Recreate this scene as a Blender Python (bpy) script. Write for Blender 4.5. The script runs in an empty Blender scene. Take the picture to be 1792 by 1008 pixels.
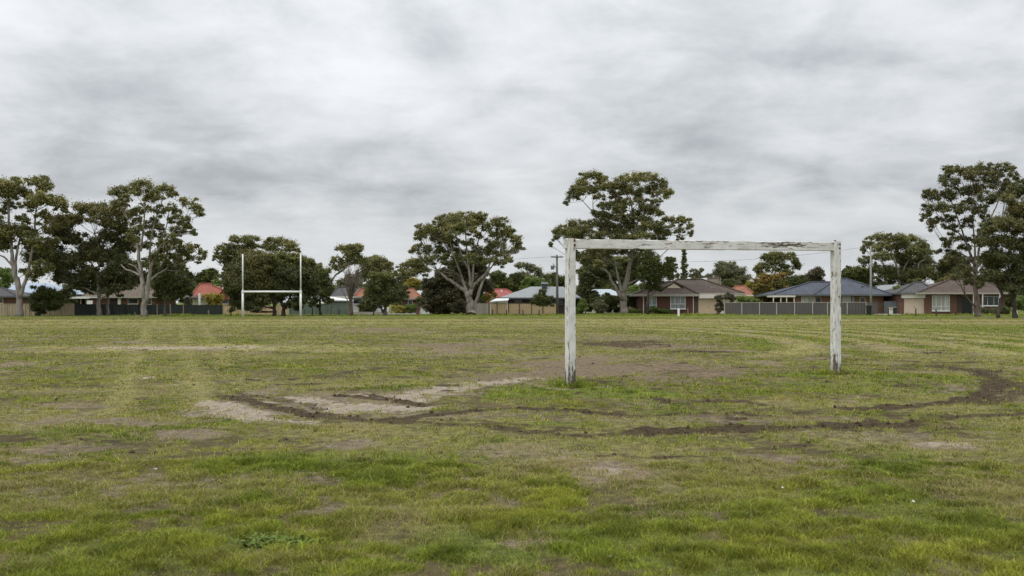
import bpy, math, random
import numpy as np
from mathutils import Vector
R = math.radians
rng = np.random.default_rng(7)
random.seed(7)
S = bpy.context.scene
col = S.collection

# ------------------------------------------------------------------ camera
F, HZ, CX, CZ = 1742.2, 530.0, 896.0, 1.6
cam = bpy.data.cameras.new('camera'); co = bpy.data.objects.new('camera', cam); col.objects.link(co)
co.location = (0, 0, CZ); co.rotation_euler = (R(90), 0, 0)
cam.lens = 35; cam.sensor_width = 36; cam.shift_y = (HZ - 504) / 1792
cam.clip_start = 0.1; cam.clip_end = 6000
cam.dof.use_dof = True; cam.dof.focus_distance = 19.5; cam.dof.aperture_fstop = 5.0
S.camera = co

# ------------------------------------------------------------------ numpy noise
def _h(i, j, s):
    n = (i.astype(np.int64) * 374761393 + j.astype(np.int64) * 668265263 + s * 974634777) & 0x7fffffff
    n = ((n ^ (n >> 13)) * 1274126177) & 0x7fffffff
    n = (n ^ (n >> 16)) & 0xffff
    return n / 65535.0
def vnoise(x, y, s=0):
    xi = np.floor(x); yi = np.floor(y); fx = x - xi; fy = y - yi
    fx = fx * fx * (3 - 2 * fx); fy = fy * fy * (3 - 2 * fy)
    a = _h(xi, yi, s); b = _h(xi + 1, yi, s); c = _h(xi, yi + 1, s); d = _h(xi + 1, yi + 1, s)
    return (a * (1 - fx) + b * fx) * (1 - fy) + (c * (1 - fx) + d * fx) * fy
def fbm(x, y, o=4, s=0):
    t = 0; a = 0.5; w = 0
    for k in range(o):
        t = t + a * vnoise(x * 2 ** k + k * 17.3, y * 2 ** k - k * 9.1, s + k); w += a; a *= 0.5
    return t / w
def sst(a, b, x):
    t = np.clip((x - a) / (b - a), 0, 1); return t * t * (3 - 2 * t)

# ------------------------------------------------------------------ pixel -> place
def GY(py): return CZ * F / (py - HZ)
def G(px, py):
    Y = GY(py); return ((px - CX) / F * Y, Y)
def at(px, py, Y):
    return Vector(((px - CX) / F * Y, Y, CZ - (py - HZ) / F * Y))

# ------------------------------------------------------------------ object helpers
def link(o): col.objects.link(o); return o
def thing(name, label, cat, loc=(0, 0, 0), rz=0, group=None):
    o = link(bpy.data.objects.new(name, None)); o.location = loc; o.rotation_euler = (0, 0, rz)
    o.empty_display_size = 0.3
    o['label'] = label; o['category'] = cat
    if group: o['group'] = group
    return o
def tag(o, label, cat, group=None):
    o['label'] = label; o['category'] = cat
    if group: o['group'] = group
    return o
def rootof(o):
    while o.parent: o = o.parent
    return o
class MB:
    def __init__(s): s.v = []; s.f = []
    def add(s, vs, fs):
        n = len(s.v); s.v += [tuple(v) for v in vs]; s.f += [tuple(i + n for i in f) for f in fs]; return s
    def box(s, x0, x1, y0, y1, z0, z1):
        return s.add([(x0,y0,z0),(x1,y0,z0),(x1,y1,z0),(x0,y1,z0),(x0,y0,z1),(x1,y0,z1),(x1,y1,z1),(x0,y1,z1)],
            [(0,3,2,1),(4,5,6,7),(0,1,5,4),(1,2,6,5),(2,3,7,6),(3,0,4,7)])
    def tube(s, pts, rad, n=6, cap=True):
        pts = [Vector(p) for p in pts]; rings = []; N = len(pts)
        for i, p in enumerate(pts):
            t = (pts[min(i + 1, N - 1)] - pts[max(i - 1, 0)])
            if t.length < 1e-6: t = Vector((0, 0, 1))
            t.normalize()
            u = t.cross(Vector((0.3, 1, 0.1))).normalized(); w = t.cross(u)
            r = rad[i] if hasattr(rad, '__len__') else rad
            rings.append([p + (u * math.cos(2 * math.pi * k / n) + w * math.sin(2 * math.pi * k / n)) * r for k in range(n)])
        vs = [v for r in rings for v in r]; fs = []
        for i in range(N - 1):
            for k in range(n):
                a = i * n + k; b = i * n + (k + 1) % n
                fs.append((a, b, b + n, a + n))
        if cap: fs.append(tuple(range(n))[::-1]); fs.append(tuple((N - 1) * n + k for k in range(n)))
        return s.add(vs, fs)
    def build(s, name, mat, parent=None, local=False, smooth=False):
        me = bpy.data.meshes.new(name); off = Vector((0, 0, 0))
        if parent and not local: off = Vector(rootof(parent).location)
        me.from_pydata([tuple(Vector(v) - off) for v in s.v], [], s.f)
        if mat: me.materials.append(mat)
        if smooth: me.polygons.foreach_set('use_smooth', [True] * len(me.polygons))
        o = link(bpy.data.objects.new(name, me))
        if parent: o.parent = parent
        return o
def solo(mb, name, mat, label, cat, group=None, base=None, smooth=False):
    """a thing that is one mesh; origin at its base"""
    b = Vector(base)
    mb.v = [tuple(Vector(v) - b) for v in mb.v]
    o = mb.build(name, mat, smooth=smooth); o.location = b
    return tag(o, label, cat, group)

# ------------------------------------------------------------------ materials
def nodes(name):
    m = bpy.data.materials.new(name); m.use_nodes = True
    nt = m.node_tree; b = nt.nodes['Principled BSDF']; b.inputs['Specular IOR Level'].default_value = 0.25
    return m, nt, b
def N(nt, t, **k):
    n = nt.nodes.new(t)
    for a, v in k.items():
        if a in n.inputs: n.inputs[a].default_value = v
        else: setattr(n, a, v)
    return n
def L(nt, a, b): nt.links.new(a, b)
def coord(nt, sx=1, sy=1, sz=1):
    t = N(nt, 'ShaderNodeTexCoord'); mp = N(nt, 'ShaderNodeMapping'); mp.inputs['Scale'].default_value = (sx, sy, sz)
    L(nt, t.outputs['Object'], mp.inputs['Vector']); return mp.outputs['Vector']
def ramp(nt, fac, stops):
    r = N(nt, 'ShaderNodeValToRGB'); e = r.color_ramp.elements
    while len(e) < len(stops): e.new(0.5)
    for i, (p, c) in enumerate(stops):
        e[i].position = p; e[i].color = (*c, 1) if hasattr(c, '__len__') else (c, c, c, 1)
    L(nt, fac, r.inputs['Fac']); return r.outputs['Color']
def noise(nt, vec, scale, detail=4, rough=0.55, dist=0):
    n = N(nt, 'ShaderNodeTexNoise', Scale=scale, Detail=detail, Roughness=rough, Distortion=dist)
    L(nt, vec, n.inputs['Vector']); return n.outputs['Fac']
def mixc(nt, fac, a, b, mode='MIX'):
    m = N(nt, 'ShaderNodeMix', data_type='RGBA', blend_type=mode)
    for sock, v in ((m.inputs[0], fac), (m.inputs[6], a), (m.inputs[7], b)):
        if hasattr(v, 'is_linked'): L(nt, v, sock)
        elif hasattr(v, '__len__'): sock.default_value = (*v, 1) if len(v) == 3 else v
        else: sock.default_value = v
    return m.outputs[2]
def math_(nt, op, a, b=0.0, c=None, clamp=False):
    m = N(nt, 'ShaderNodeMath', operation=op, use_clamp=clamp)
    for i, v in enumerate((a, b, c)):
        if v is None: continue
        if hasattr(v, 'is_linked'): L(nt, v, m.inputs[i])
        else: m.inputs[i].default_value = v
    return m.outputs[0]
def bump(nt, b, h, strength=0.5, dist=0.02):
    n = N(nt, 'ShaderNodeBump', Strength=strength, Distance=dist); L(nt, h, n.inputs['Height']); L(nt, n.outputs[0], b.inputs['Normal'])
def plain(name, c, rough=0.7, var=0.25, scale=2.0, metal=0, stretch=(1, 1, 1)):
    m, nt, b = nodes(name); v = coord(nt, *stretch)
    f = noise(nt, v, scale, 6, 0.65)
    d = tuple(x * (1 - var) for x in c); l = tuple(min(1, x * (1 + var)) for x in c)
    L(nt, ramp(nt, f, [(0.3, d), (0.7, l)]), b.inputs['Base Color'])
    b.inputs['Roughness'].default_value = rough; b.inputs['Metallic'].default_value = metal
    return m
def brick(name, c1, c2, mortar):
    m, nt, b = nodes(name); t = N(nt, 'ShaderNodeTexCoord'); s = N(nt, 'ShaderNodeSeparateXYZ'); L(nt, t.outputs['Object'], s.inputs[0])
    cmb = N(nt, 'ShaderNodeCombineXYZ'); L(nt, math_(nt, 'ADD', s.outputs[0], s.outputs[1]), cmb.inputs[0]); L(nt, s.outputs[2], cmb.inputs[1])
    br = N(nt, 'ShaderNodeTexBrick', Scale=1.0); br.inputs['Brick Width'].default_value = 0.24; br.inputs['Row Height'].default_value = 0.086
    br.inputs['Mortar Size'].default_value = 0.01; br.inputs['Color1'].default_value = (*c1, 1); br.inputs['Color2'].default_value = (*c2, 1); br.inputs['Mortar'].default_value = (*mortar, 1)
    L(nt, cmb.outputs[0], br.inputs['Vector'])
    f = noise(nt, t.outputs['Object'], 0.9, 6, 0.7)
    L(nt, mixc(nt, 1.0, br.outputs['Color'], ramp(nt, f, [(0.3, 0.72), (0.7, 1.2)]), 'MULTIPLY'), b.inputs['Base Color'])
    b.inputs['Roughness'].default_value = 0.85
    return m
def tiles(name, c, c2):
    m, nt, b = nodes(name); t = N(nt, 'ShaderNodeTexCoord'); s = N(nt, 'ShaderNodeSeparateXYZ'); L(nt, t.outputs['Object'], s.inputs[0])
    cmb = N(nt, 'ShaderNodeCombineXYZ'); L(nt, s.outputs[0], cmb.inputs[0]); L(nt, math_(nt, 'MULTIPLY', s.outputs[2], 2.4), cmb.inputs[1])
    br = N(nt, 'ShaderNodeTexBrick', Scale=1.0); br.inputs['Brick Width'].default_value = 0.3; br.inputs['Row Height'].default_value = 0.36
    br.inputs['Mortar Size'].default_value = 0.03; br.inputs['Color1'].default_value = (*c, 1); br.inputs['Color2'].default_value = (*c2, 1)
    br.inputs['Mortar'].default_value = (*(x * 0.55 for x in c), 1)
    L(nt, cmb.outputs[0], br.inputs['Vector'])
    f = noise(nt, t.outputs['Object'], 0.7, 7, 0.7); g = noise(nt, t.outputs['Object'], 7, 3, 0.7)
    c0 = mixc(nt, 1.0, br.outputs['Color'], ramp(nt, f, [(0.3, 0.7), (0.7, 1.25)]), 'MULTIPLY')
    L(nt, mixc(nt, 1.0, c0, ramp(nt, g, [(0.3, 0.8), (0.7, 1.2)]), 'MULTIPLY'), b.inputs['Base Color'])
    b.inputs['Roughness'].default_value = 0.8
    return m
def glass(name, c):
    m, nt, b = nodes(name); v = coord(nt, 9, 9, 0.2)
    f = noise(nt, v, 1.2, 2)
    L(nt, ramp(nt, f, [(0.35, tuple(x * 0.6 for x in c)), (0.65, tuple(x * 1.3 for x in c))]), b.inputs['Base Color'])
    b.inputs['Roughness'].default_value = 0.08; b.inputs['Specular IOR Level'].default_value = 0.5
    return m
def leafmat(name, a, b2, c3):
    """foliage: three leaf colours mixed by a per-leaf attribute"""
    m, nt, b = nodes(name); at_ = N(nt, 'ShaderNodeAttribute', attribute_name='tint'); at_.attribute_type = 'GEOMETRY'
    s = N(nt, 'ShaderNodeSeparateColor'); L(nt, at_.outputs['Color'], s.inputs[0])
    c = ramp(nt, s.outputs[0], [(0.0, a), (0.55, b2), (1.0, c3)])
    L(nt, c, b.inputs['Base Color']); b.inputs['Roughness'].default_value = 0.55; b.inputs['Specular IOR Level'].default_value = 0.3
    tr = N(nt, 'ShaderNodeBsdfTranslucent'); L(nt, c, tr.inputs['Color'])
    mx = N(nt, 'ShaderNodeMixShader', Fac=0.2); L(nt, b.outputs[0], mx.inputs[1]); L(nt, tr.outputs[0], mx.inputs[2])
    L(nt, mx.outputs[0], nt.nodes['Material Output'].inputs[0])
    return m
def bark(name, c1, c2, c3):
    m, nt, b = nodes(name); v = coord(nt, 1, 1, 0.35)
    f = noise(nt, v, 1.6, 6, 0.7, 0.6)
    L(nt, ramp(nt, f, [(0.32, c1), (0.5, c2), (0.68, c3)]), b.inputs['Base Color']); b.inputs['Roughness'].default_value = 0.85
    return m
M = {}
M['white_paint'] = plain('white_paint', (0.74, 0.74, 0.72), 0.45, 0.06)
M['cream'] = plain('cream', (0.62, 0.55, 0.40), 0.6, 0.06)
M['offwhite'] = plain('offwhite', (0.66, 0.63, 0.55), 0.6, 0.06)
M['garage'] = plain('garage', (0.56, 0.45, 0.30), 0.6, 0.05)
M['garage_pink'] = plain('garage_pink', (0.52, 0.43, 0.33), 0.6, 0.05)
M['brick_red'] = brick('brick_red', (0.135, 0.045, 0.03), (0.10, 0.036, 0.026), (0.15, 0.11, 0.09))
M['brick_brown'] = brick('brick_brown', (0.17, 0.07, 0.045), (0.11, 0.05, 0.036), (0.2, 0.15, 0.12))
M['brick_orange'] = brick('brick_orange', (0.26, 0.12, 0.065), (0.17, 0.08, 0.05), (0.25, 0.2, 0.15))
M['brick_dark'] = brick('brick_dark', (0.075, 0.045, 0.038), (0.055, 0.036, 0.03), (0.09, 0.07, 0.06))
M['tile_brown'] = tiles('tile_brown', (0.098, 0.070, 0.054), (0.074, 0.052, 0.041))
M['tile_tan'] = tiles('tile_tan', (0.15, 0.115, 0.085), (0.12, 0.095, 0.07))
M['tile_red'] = tiles('tile_red', (0.30, 0.095, 0.06), (0.23, 0.075, 0.05))
M['tile_crimson'] = tiles('tile_crimson', (0.36, 0.10, 0.085), (0.28, 0.08, 0.065))
M['tile_orange'] = tiles('tile_orange', (0.31, 0.125, 0.075), (0.24, 0.10, 0.06))
M['tile_slate'] = tiles('tile_slate', (0.082, 0.092, 0.115), (0.062, 0.070, 0.09))
M['tile_darkgrey'] = tiles('tile_darkgrey', (0.085, 0.082, 0.082), (0.066, 0.064, 0.066))
M['metal_grey'] = plain('metal_grey', (0.24, 0.25, 0.255), 0.5, 0.08, 0.6)
M['metal_pale'] = plain('metal_pale', (0.38, 0.43, 0.46), 0.45, 0.08, 0.6)
M['metal_blue'] = plain('metal_blue', (0.27, 0.33, 0.41), 0.4, 0.12, 0.6)
M['gutter_grey'] = plain('gutter_grey', (0.11, 0.115, 0.12), 0.5, 0.08)
M['gutter_pale'] = plain('gutter_pale', (0.34, 0.31, 0.27), 0.5, 0.08)
M['pane_curtain'] = glass('pane_curtain', (0.24, 0.27, 0.26))
M['pane_dark'] = glass('pane_dark', (0.03, 0.04, 0.04))
M['pane_pale'] = glass('pane_pale', (0.42, 0.42, 0.37))
M['fence_tan'] = plain('fence_tan', (0.47, 0.36, 0.215), 0.6, 0.06, 1.0)
M['fence_khaki'] = plain('fence_khaki', (0.38, 0.31, 0.21), 0.65, 0.1, 1.0)
M['fence_green'] = plain('fence_green', (0.036, 0.043, 0.04), 0.6, 0.15, 1.0)
M['fence_sage'] = plain('fence_sage', (0.12, 0.15, 0.125), 0.6, 0.1, 1.0)
M['fence_grey'] = plain('fence_grey', (0.105, 0.095, 0.088), 0.6, 0.08, 1.0)
M['fence_post'] = plain('fence_post', (0.42, 0.39, 0.34), 0.6, 0.08, 1.0)
M['fence_brown'] = plain('fence_brown', (0.12, 0.09, 0.06), 0.6, 0.1, 1.0)
M['timber'] = plain('timber', (0.075, 0.06, 0.047), 0.9, 0.35, 6, stretch=(1, 1, .3))
M['timber_pale'] = plain('timber_pale', (0.26, 0.21, 0.16), 0.9, 0.3, 6, stretch=(1, 1, .3))
M['pole_grey'] = plain('pole_grey', (0.26, 0.27, 0.26), 0.5, 0.12, 1.5)
M['pole_wood'] = plain('pole_wood', (0.14, 0.13, 0.115), 0.9, 0.25, 3)
M['concrete'] = plain('concrete', (0.32, 0.29, 0.25), 0.9, 0.15, 0.7)
M['asphalt'] = plain('asphalt', (0.19, 0.19, 0.19), 0.9, 0.15, 1.5)
M['rust'] = plain('rust', (0.16, 0.055, 0.025), 0.9, 0.4, 40)
M['iron'] = plain('iron', (0.05, 0.035, 0.03), 0.8, 0.3, 40)
M['white_gloss'] = plain('white_gloss', (0.78, 0.78, 0.77), 0.35, 0.03)
M['bin_blue'] = plain('bin_blue', (0.10, 0.12, 0.125), 0.5, 0.1)
M['bin_dark'] = plain('bin_dark', (0.024, 0.030, 0.026), 0.5, 0.1)
M['bin_yellow'] = plain('bin_yellow', (0.42, 0.27, 0.12), 0.5, 0.1)
M['car_white'] = plain('car_white', (0.70, 0.71, 0.71), 0.25, 0.02)
M['tyre'] = plain('tyre', (0.025, 0.025, 0.025), 0.8, 0.1)
# leaves
M['gum_leaf'] = leafmat('gum_leaf', (0.097, 0.109, 0.036), (0.176, 0.175, 0.057), (0.308, 0.274, 0.089))
M['gum_brown_leaf'] = leafmat('gum_brown_leaf', (0.075, 0.086, 0.032), (0.130, 0.130, 0.045), (0.226, 0.194, 0.069))
M['dark_leaf'] = leafmat('dark_leaf', (0.059, 0.072, 0.020), (0.101, 0.119, 0.028), (0.188, 0.187, 0.048))
M['olive_leaf'] = leafmat('olive_leaf', (0.050, 0.062, 0.020), (0.098, 0.108, 0.036), (0.190, 0.192, 0.050))
M['yellow_leaf'] = leafmat('yellow_leaf', (0.146, 0.154, 0.028), (0.293, 0.252, 0.043), (0.448, 0.360, 0.065))
M['orange_leaf'] = leafmat('orange_leaf', (0.075, 0.092, 0.022), (0.19, 0.155, 0.035), (0.33, 0.205, 0.045))
M['fresh_leaf'] = leafmat('fresh_leaf', (0.078, 0.118, 0.026), (0.140, 0.198, 0.043), (0.225, 0.288, 0.065))
M['red_leaf'] = leafmat('red_leaf', (0.060, 0.063, 0.033), (0.100, 0.090, 0.044), (0.160, 0.129, 0.064))
M['grey_leaf'] = leafmat('grey_leaf', (0.122, 0.125, 0.066), (0.200, 0.196, 0.103), (0.305, 0.284, 0.154))
M['gum_bark'] = bark('gum_bark', (0.10, 0.08, 0.065), (0.25, 0.22, 0.19), (0.37, 0.34, 0.30))
M['tan_bark'] = bark('tan_bark', (0.06, 0.047, 0.036), (0.15, 0.12, 0.095), (0.24, 0.20, 0.165))
M['dark_bark'] = bark('dark_bark', (0.03, 0.024, 0.02), (0.055, 0.045, 0.037), (0.09, 0.075, 0.06))
SKX, SKY_, SKYG, EXPO = 8.43, 16.04, 0.92, 0.15
# ------------------------------------------------------------------ sky + light
w = bpy.data.worlds.new('World'); S.world = w; w.use_nodes = True
nt = w.node_tree; bg = nt.nodes['Background']
SUN_EL, SUN_AZ = R(52), R(-35)          # sun behind cloud, over the left shoulder side
tc = N(nt, 'ShaderNodeTexCoord'); sp = N(nt, 'ShaderNodeSeparateXYZ'); L(nt, tc.outputs['Generated'], sp.inputs[0])
zc = math_(nt, 'MAXIMUM', sp.outputs[2], 0.0)
def cloud_plane(off, sx, sy, rot):
    zz = math_(nt, 'ADD', zc, off); cm = N(nt, 'ShaderNodeCombineXYZ')
    L(nt, math_(nt, 'DIVIDE', sp.outputs[0], zz), cm.inputs[0]); L(nt, math_(nt, 'DIVIDE', sp.outputs[1], zz), cm.inputs[1])
    mp = N(nt, 'ShaderNodeMapping'); L(nt, cm.outputs[0], mp.inputs['Vector']); mp.inputs['Location'].default_value = (SKX, SKY_, 0.0)
    mp.inputs['Rotation'].default_value = (0, 0, R(rot)); mp.inputs['Scale'].default_value = (sx, sy, 1); return mp.outputs[0]
pA = cloud_plane(.36, .95, 1.0, 10); pB = cloud_plane(.13, .8, 1.0, -6)
n1 = noise(nt, pA, 1.7, 3, .5, .2); n2 = noise(nt, pA, 5.5, 10, .58, .3); n3 = noise(nt, pB, 2.2, 8, .56, .2)
nn = math_(nt, 'ADD', math_(nt, 'ADD', math_(nt, 'MULTIPLY', n1, .40), math_(nt, 'MULTIPLY', n2, .34)), math_(nt, 'MULTIPLY', n3, .26))
cl = ramp(nt, nn, [(0.38, (0.39, 0.408, 0.430)), (0.45, (0.50, 0.520, 0.542)), (0.52, (0.615, 0.634, 0.652)), (0.62, (0.735, 0.752, 0.77))])
# overcast luminance: low towards the horizon, brightest overhead
gain = math_(nt, 'ADD', math_(nt, 'MULTIPLY', zc, 1.75), 0.0)
gain = math_(nt, 'ADD', math_(nt, 'MULTIPLY', math_(nt, 'POWER', zc, 1.5), 2.2), SKYG)
cl = mixc(nt, 1.0, cl, gain, 'MULTIPLY')
# paler, flatter band of cloud at the horizon
hz = math_(nt, 'SUBTRACT', 1.0, math_(nt, 'MULTIPLY', zc, 9.0), clamp=True)
cl = mixc(nt, math_(nt, 'MULTIPLY', hz, 0.75), cl, (0.655, 0.685, 0.71))
sky = N(nt, 'ShaderNodeTexSky', sky_type='NISHITA'); sky.sun_disc = False; sky.sun_elevation = SUN_EL; sky.sun_rotation = SUN_AZ
bg2 = N(nt, 'ShaderNodeBackground', Strength=0.08); L(nt, sky.outputs[0], bg2.inputs['Color'])
bg.inputs['Strength'].default_value = 1.0; L(nt, cl, bg.inputs['Color'])
mx = N(nt, 'ShaderNodeMixShader', Fac=0.94); L(nt, bg2.outputs[0], mx.inputs[1]); L(nt, bg.outputs[0], mx.inputs[2])
L(nt, mx.outputs[0], nt.nodes['World Output'].inputs[0])
sl = bpy.data.lights.new('sun', 'SUN'); sl.energy = 1.1; sl.angle = R(18); sl.color = (1, 0.96, 0.9)
so = link(bpy.data.objects.new('sun', sl))
d = Vector((math.sin(SUN_AZ) * math.cos(SUN_EL), -math.cos(SUN_AZ) * math.cos(SUN_EL) * 0.6, math.sin(SUN_EL)))
so.rotation_euler = d.to_track_quat('Z', 'Y').to_euler()
S.view_settings.view_transform = 'Standard'; S.view_settings.look = 'None'; S.view_settings.exposure = EXPO; S.view_settings.gamma = 1
S.cycles.max_bounces = 5; S.cycles.diffuse_bounces = 3; S.cycles.transparent_max_bounces = 4

# ------------------------------------------------------------------ ground cover, in world metres
GOAL_L = G(998, 677); GOAL_R = ((1463 - CX) / F * GOAL_L[1] * 1.116, GOAL_L[1] * 1.116)
def goal_bump(x, y): return 0.085 * np.exp(-((x - GOAL_R[0]) ** 2 + (y - GOAL_R[1]) ** 2) / (2 * 2.2 ** 2))
PATCH, TRACK = [], []
def patch(ch, px, py, rx, ry, s=1.0):
    x, y = G(px, py); y0 = GY(py + ry); y1 = GY(py - ry)
    PATCH.append((ch, x, (y0 + y1) / 2, rx / F * y, (y1 - y0) / 2, s))
def track(ch, pts, wid, s=1.0, rough=0.6):
    TRACK.append((ch, [G(*p) for p in pts], wid, s, rough))
BARE, MUD, LUSH, STRAW, SAND, PINK = range(6)
# worn goal mouth and the sandy scrape running from it to the left
patch(PINK, 1130, 649, 250, 19, 1); patch(PINK, 1000, 643, 140, 17, 1); patch(PINK, 1240, 654, 150, 11, 1); patch(PINK, 880, 656, 120, 13, .85); patch(MUD, 1190, 652, 90, 6, .55); patch(BARE, 1060, 628, 180, 10, .6)
patch(PINK, 660, 578, 90, 5, .8); patch(PINK, 770, 605, 110, 6, .9); patch(PINK, 880, 612, 60, 5, .6); patch(BARE, 860, 600, 80, 5, .5)
patch(BARE, 1150, 606, 120, 9, .8); patch(MUD, 1100, 602, 110, 7, .75); patch(MUD, 1230, 616, 90, 4, .8); patch(BARE, 1080, 592, 160, 6, .55)
patch(BARE, 600, 708, 190, 22, .8); patch(BARE, 430, 712, 90, 22, .7); patch(BARE, 770, 688, 90, 12, .7); patch(BARE, 900, 668, 80, 10, .7)
for pts, wd, s in (([(372, 703), (410, 718), (470, 733), (540, 738)], .30, .85), ([(365, 716), (430, 731), (500, 737)], .2, .7), ([(415, 696), (450, 701), (470, 704)], .2, .7), ([(505, 697), (560, 703), (650, 713), (715, 716)], .34, .95), ([(545, 710), (620, 719), (690, 720)], .22, .9),
    ([(610, 689), (670, 694), (735, 703)], .16, .8), ([(690, 696), (740, 690), (790, 680), (850, 670), (920, 662)], .34, .85), ([(740, 700), (800, 683), (870, 668)], .2, .7)):
    track(SAND, pts, wd, s, .6)
patch(SAND, 340, 722, 60, 7, .5); patch(BARE, 200, 738, 130, 9, .8); patch(BARE, 330, 762, 70, 11, .85); patch(BARE, 620, 776, 60, 12, .8)
patch(SAND, 300, 609, 210, 4, .8); patch(STRAW, 300, 610, 330, 9, .9); patch(SAND, 240, 662, 22, 4, .9); patch(BARE, 440, 665, 60, 5, .4)
patch(STRAW, 600, 612, 160, 6, .7); patch(SAND, 985, 680, 26, 3, .55); patch(SAND, 1058, 678, 24, 3, .55)
patch(BARE, 1050, 828, 90, 27, 1.3); patch(SAND, 1062, 822, 50, 14, .7); patch(SAND, 1650, 775, 75, 8, .7); patch(BARE, 1630, 776, 110, 12, .9)
patch(BARE, 1420, 810, 80, 12, .6); patch(BARE, 1330, 800, 60, 9, .5); patch(BARE, 1240, 900, 60, 12, .6); patch(BARE, 940, 945, 50, 16, .7)
patch(BARE, 1140, 905, 60, 9, .5); patch(BARE, 700, 890, 70, 10, .35); patch(BARE, 120, 790, 90, 12, .6); patch(BARE, 60, 860, 60, 12, .5)
patch(BARE, 150, 640, 160, 8, .4); patch(STRAW, 760, 900, 190, 45, .4); patch(STRAW, 1240, 850, 200, 40, .35)
patch(BARE, 1680, 655, 110, 9, .6); patch(MUD, 1745, 672, 60, 12, .45); patch(BARE, 1740, 690, 60, 20, .6); patch(BARE, 300, 690, 130, 8, .3)
patch(BARE, 1120, 700, 260, 5, .35); patch(BARE, 1200, 735, 340, 10, .55); patch(BARE, 760, 728, 200, 10, .6); patch(BARE, 60, 745, 70, 8, .4)
patch(LUSH, 1080, 690, 260, 14, .9); patch(LUSH, 930, 690, 110, 14, .7); patch(LUSH, 1420, 662, 130, 7, .9); patch(LUSH, 1500, 678, 160, 14, .6); patch(LUSH, 1550, 660, 40, 5, 1)
patch(LUSH, 660, 830, 160, 34, 1); patch(LUSH, 440, 850, 150, 40, .7); patch(LUSH, 830, 840, 90, 18, .6); patch(LUSH, 880, 930, 160, 60, .7)
patch(LUSH, 300, 960, 260, 50, .6); patch(LUSH, 1130, 960, 140, 40, .7); patch(LUSH, 1500, 880, 200, 40, .7); patch(LUSH, 1700, 930, 150, 70, .7)
patch(LUSH, 100, 960, 120, 60, .6); patch(LUSH, 1010, 672, 24, 5, 1.2); patch(LUSH, 1480, 656, 26, 4, 1.2); patch(LUSH, 760, 800, 240, 12, .4); patch(LUSH, 250, 640, 260, 14, .35)
patch(LUSH, 700, 655, 120, 10, .35); patch(LUSH, 680, 570, 260, 6, .35); patch(LUSH, 520, 640, 140, 10, .3)
# wheel ruts
track(MUD, [(1860, 668), (1790, 658), (1740, 655), (1690, 646), (1640, 640), (1590, 640)], .35, .7)
track(MUD, [(1640, 643), (1710, 652), (1745, 668), (1738, 688), (1690, 701), (1620, 709), (1560, 714), (1490, 717)], .24, 1.0, .36)
track(MUD, [(1850, 672), (1790, 680), (1750, 697), (1690, 706)], .4, .7)
track(MUD, [(1500, 716), (1400, 722), (1290, 725), (1200, 729)], .10, .5, .36)
track(MUD, [(1130, 757), (1200, 752), (1290, 750), (1390, 748), (1480, 744), (1565, 741)], .31, 1.25, .36)
track(MUD, [(1565, 741), (1650, 733), (1720, 729), (1850, 722)], .16, .7, .36)
track(MUD, [(1570, 727), (1610, 731), (1650, 727)], .15, .6)
track(MUD, [(1130, 757), (1020, 762), (900, 752), (780, 742), (640, 735), (560, 730)], .21, .75, .36)
track(MUD, [(1020, 752), (920, 745), (820, 738), (740, 733)], .12, .7)
track(MUD, [(700, 733), (800, 722), (890, 716), (980, 717), (1060, 724), (1110, 728)], .17, .85, .36)
track(MUD, [(1110, 728), (1200, 724), (1280, 723), (1360, 728)], .12, .7)
track(MUD, [(400, 694), (450, 706), (510, 718), (560, 729), (640, 733), (700, 733)], .22, 1.0)
track(MUD, [(420, 688), (470, 697), (540, 708), (560, 714)], .14, .7)
track(MUD, [(590, 693), (640, 697), (690, 703), (735, 709)], .16, 1.0); track(MUD, [(640, 690), (680, 697), (720, 706)], .10, .9)
track(MUD, [(560, 664), (610, 653), (680, 644)], .16, .6); track(MUD, [(735, 709), (860, 700), (960, 688)], .08, .35)
track(MUD, [(1180, 640), (1340, 643), (1480, 640), (1600, 648)], .3, .45); track(MUD, [(1480, 630), (1560, 632), (1640, 636), (1720, 634)], .3, .7)
track(MUD, [(1290, 618), (1390, 620), (1480, 629)], .4, .5); track(MUD, [(1100, 634), (900, 628), (780, 626)], .4, .35)
track(MUD, [(1050, 795), (1150, 801), (1220, 799)], .1, .8); track(MUD, [(1480, 795), (1540, 800), (1580, 806)], .09, .6)
track(MUD, [(150, 646), (240, 652), (320, 662)], .25, .3); track(MUD, [(20, 650), (110, 648)], .25, .4)
# paler strips left by mowing and driving on the left half
for a, b in (((200, 720), (262, 564)), ((350, 715), (318, 562)), ((395, 640), (352, 562))):
    track(STRAW, [a, b], .25, .65, .5)
for py, s in ((560, 1.0), (565, .9), (570, .6), (575, .5), (586, .5)):
    track(STRAW, [(-300, py + 2), (900, py), (2100, py + 1)], 1.2 if py > 571 else 4.0, s, .5)
for px, py in ((34, 553), (173, 552), (253, 553), (480, 552.5), (497, 552.5), (674, 552), (825, 551), (1709, 554), (1776, 556)): patch(BARE, px, py, 42, 1.6, .8)
# garden mulch and verge
track(MUD, [(1000, 549.2), (1060, 549.0), (1140, 549.2), (1215, 549.8)], 2.2, .8)

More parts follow.
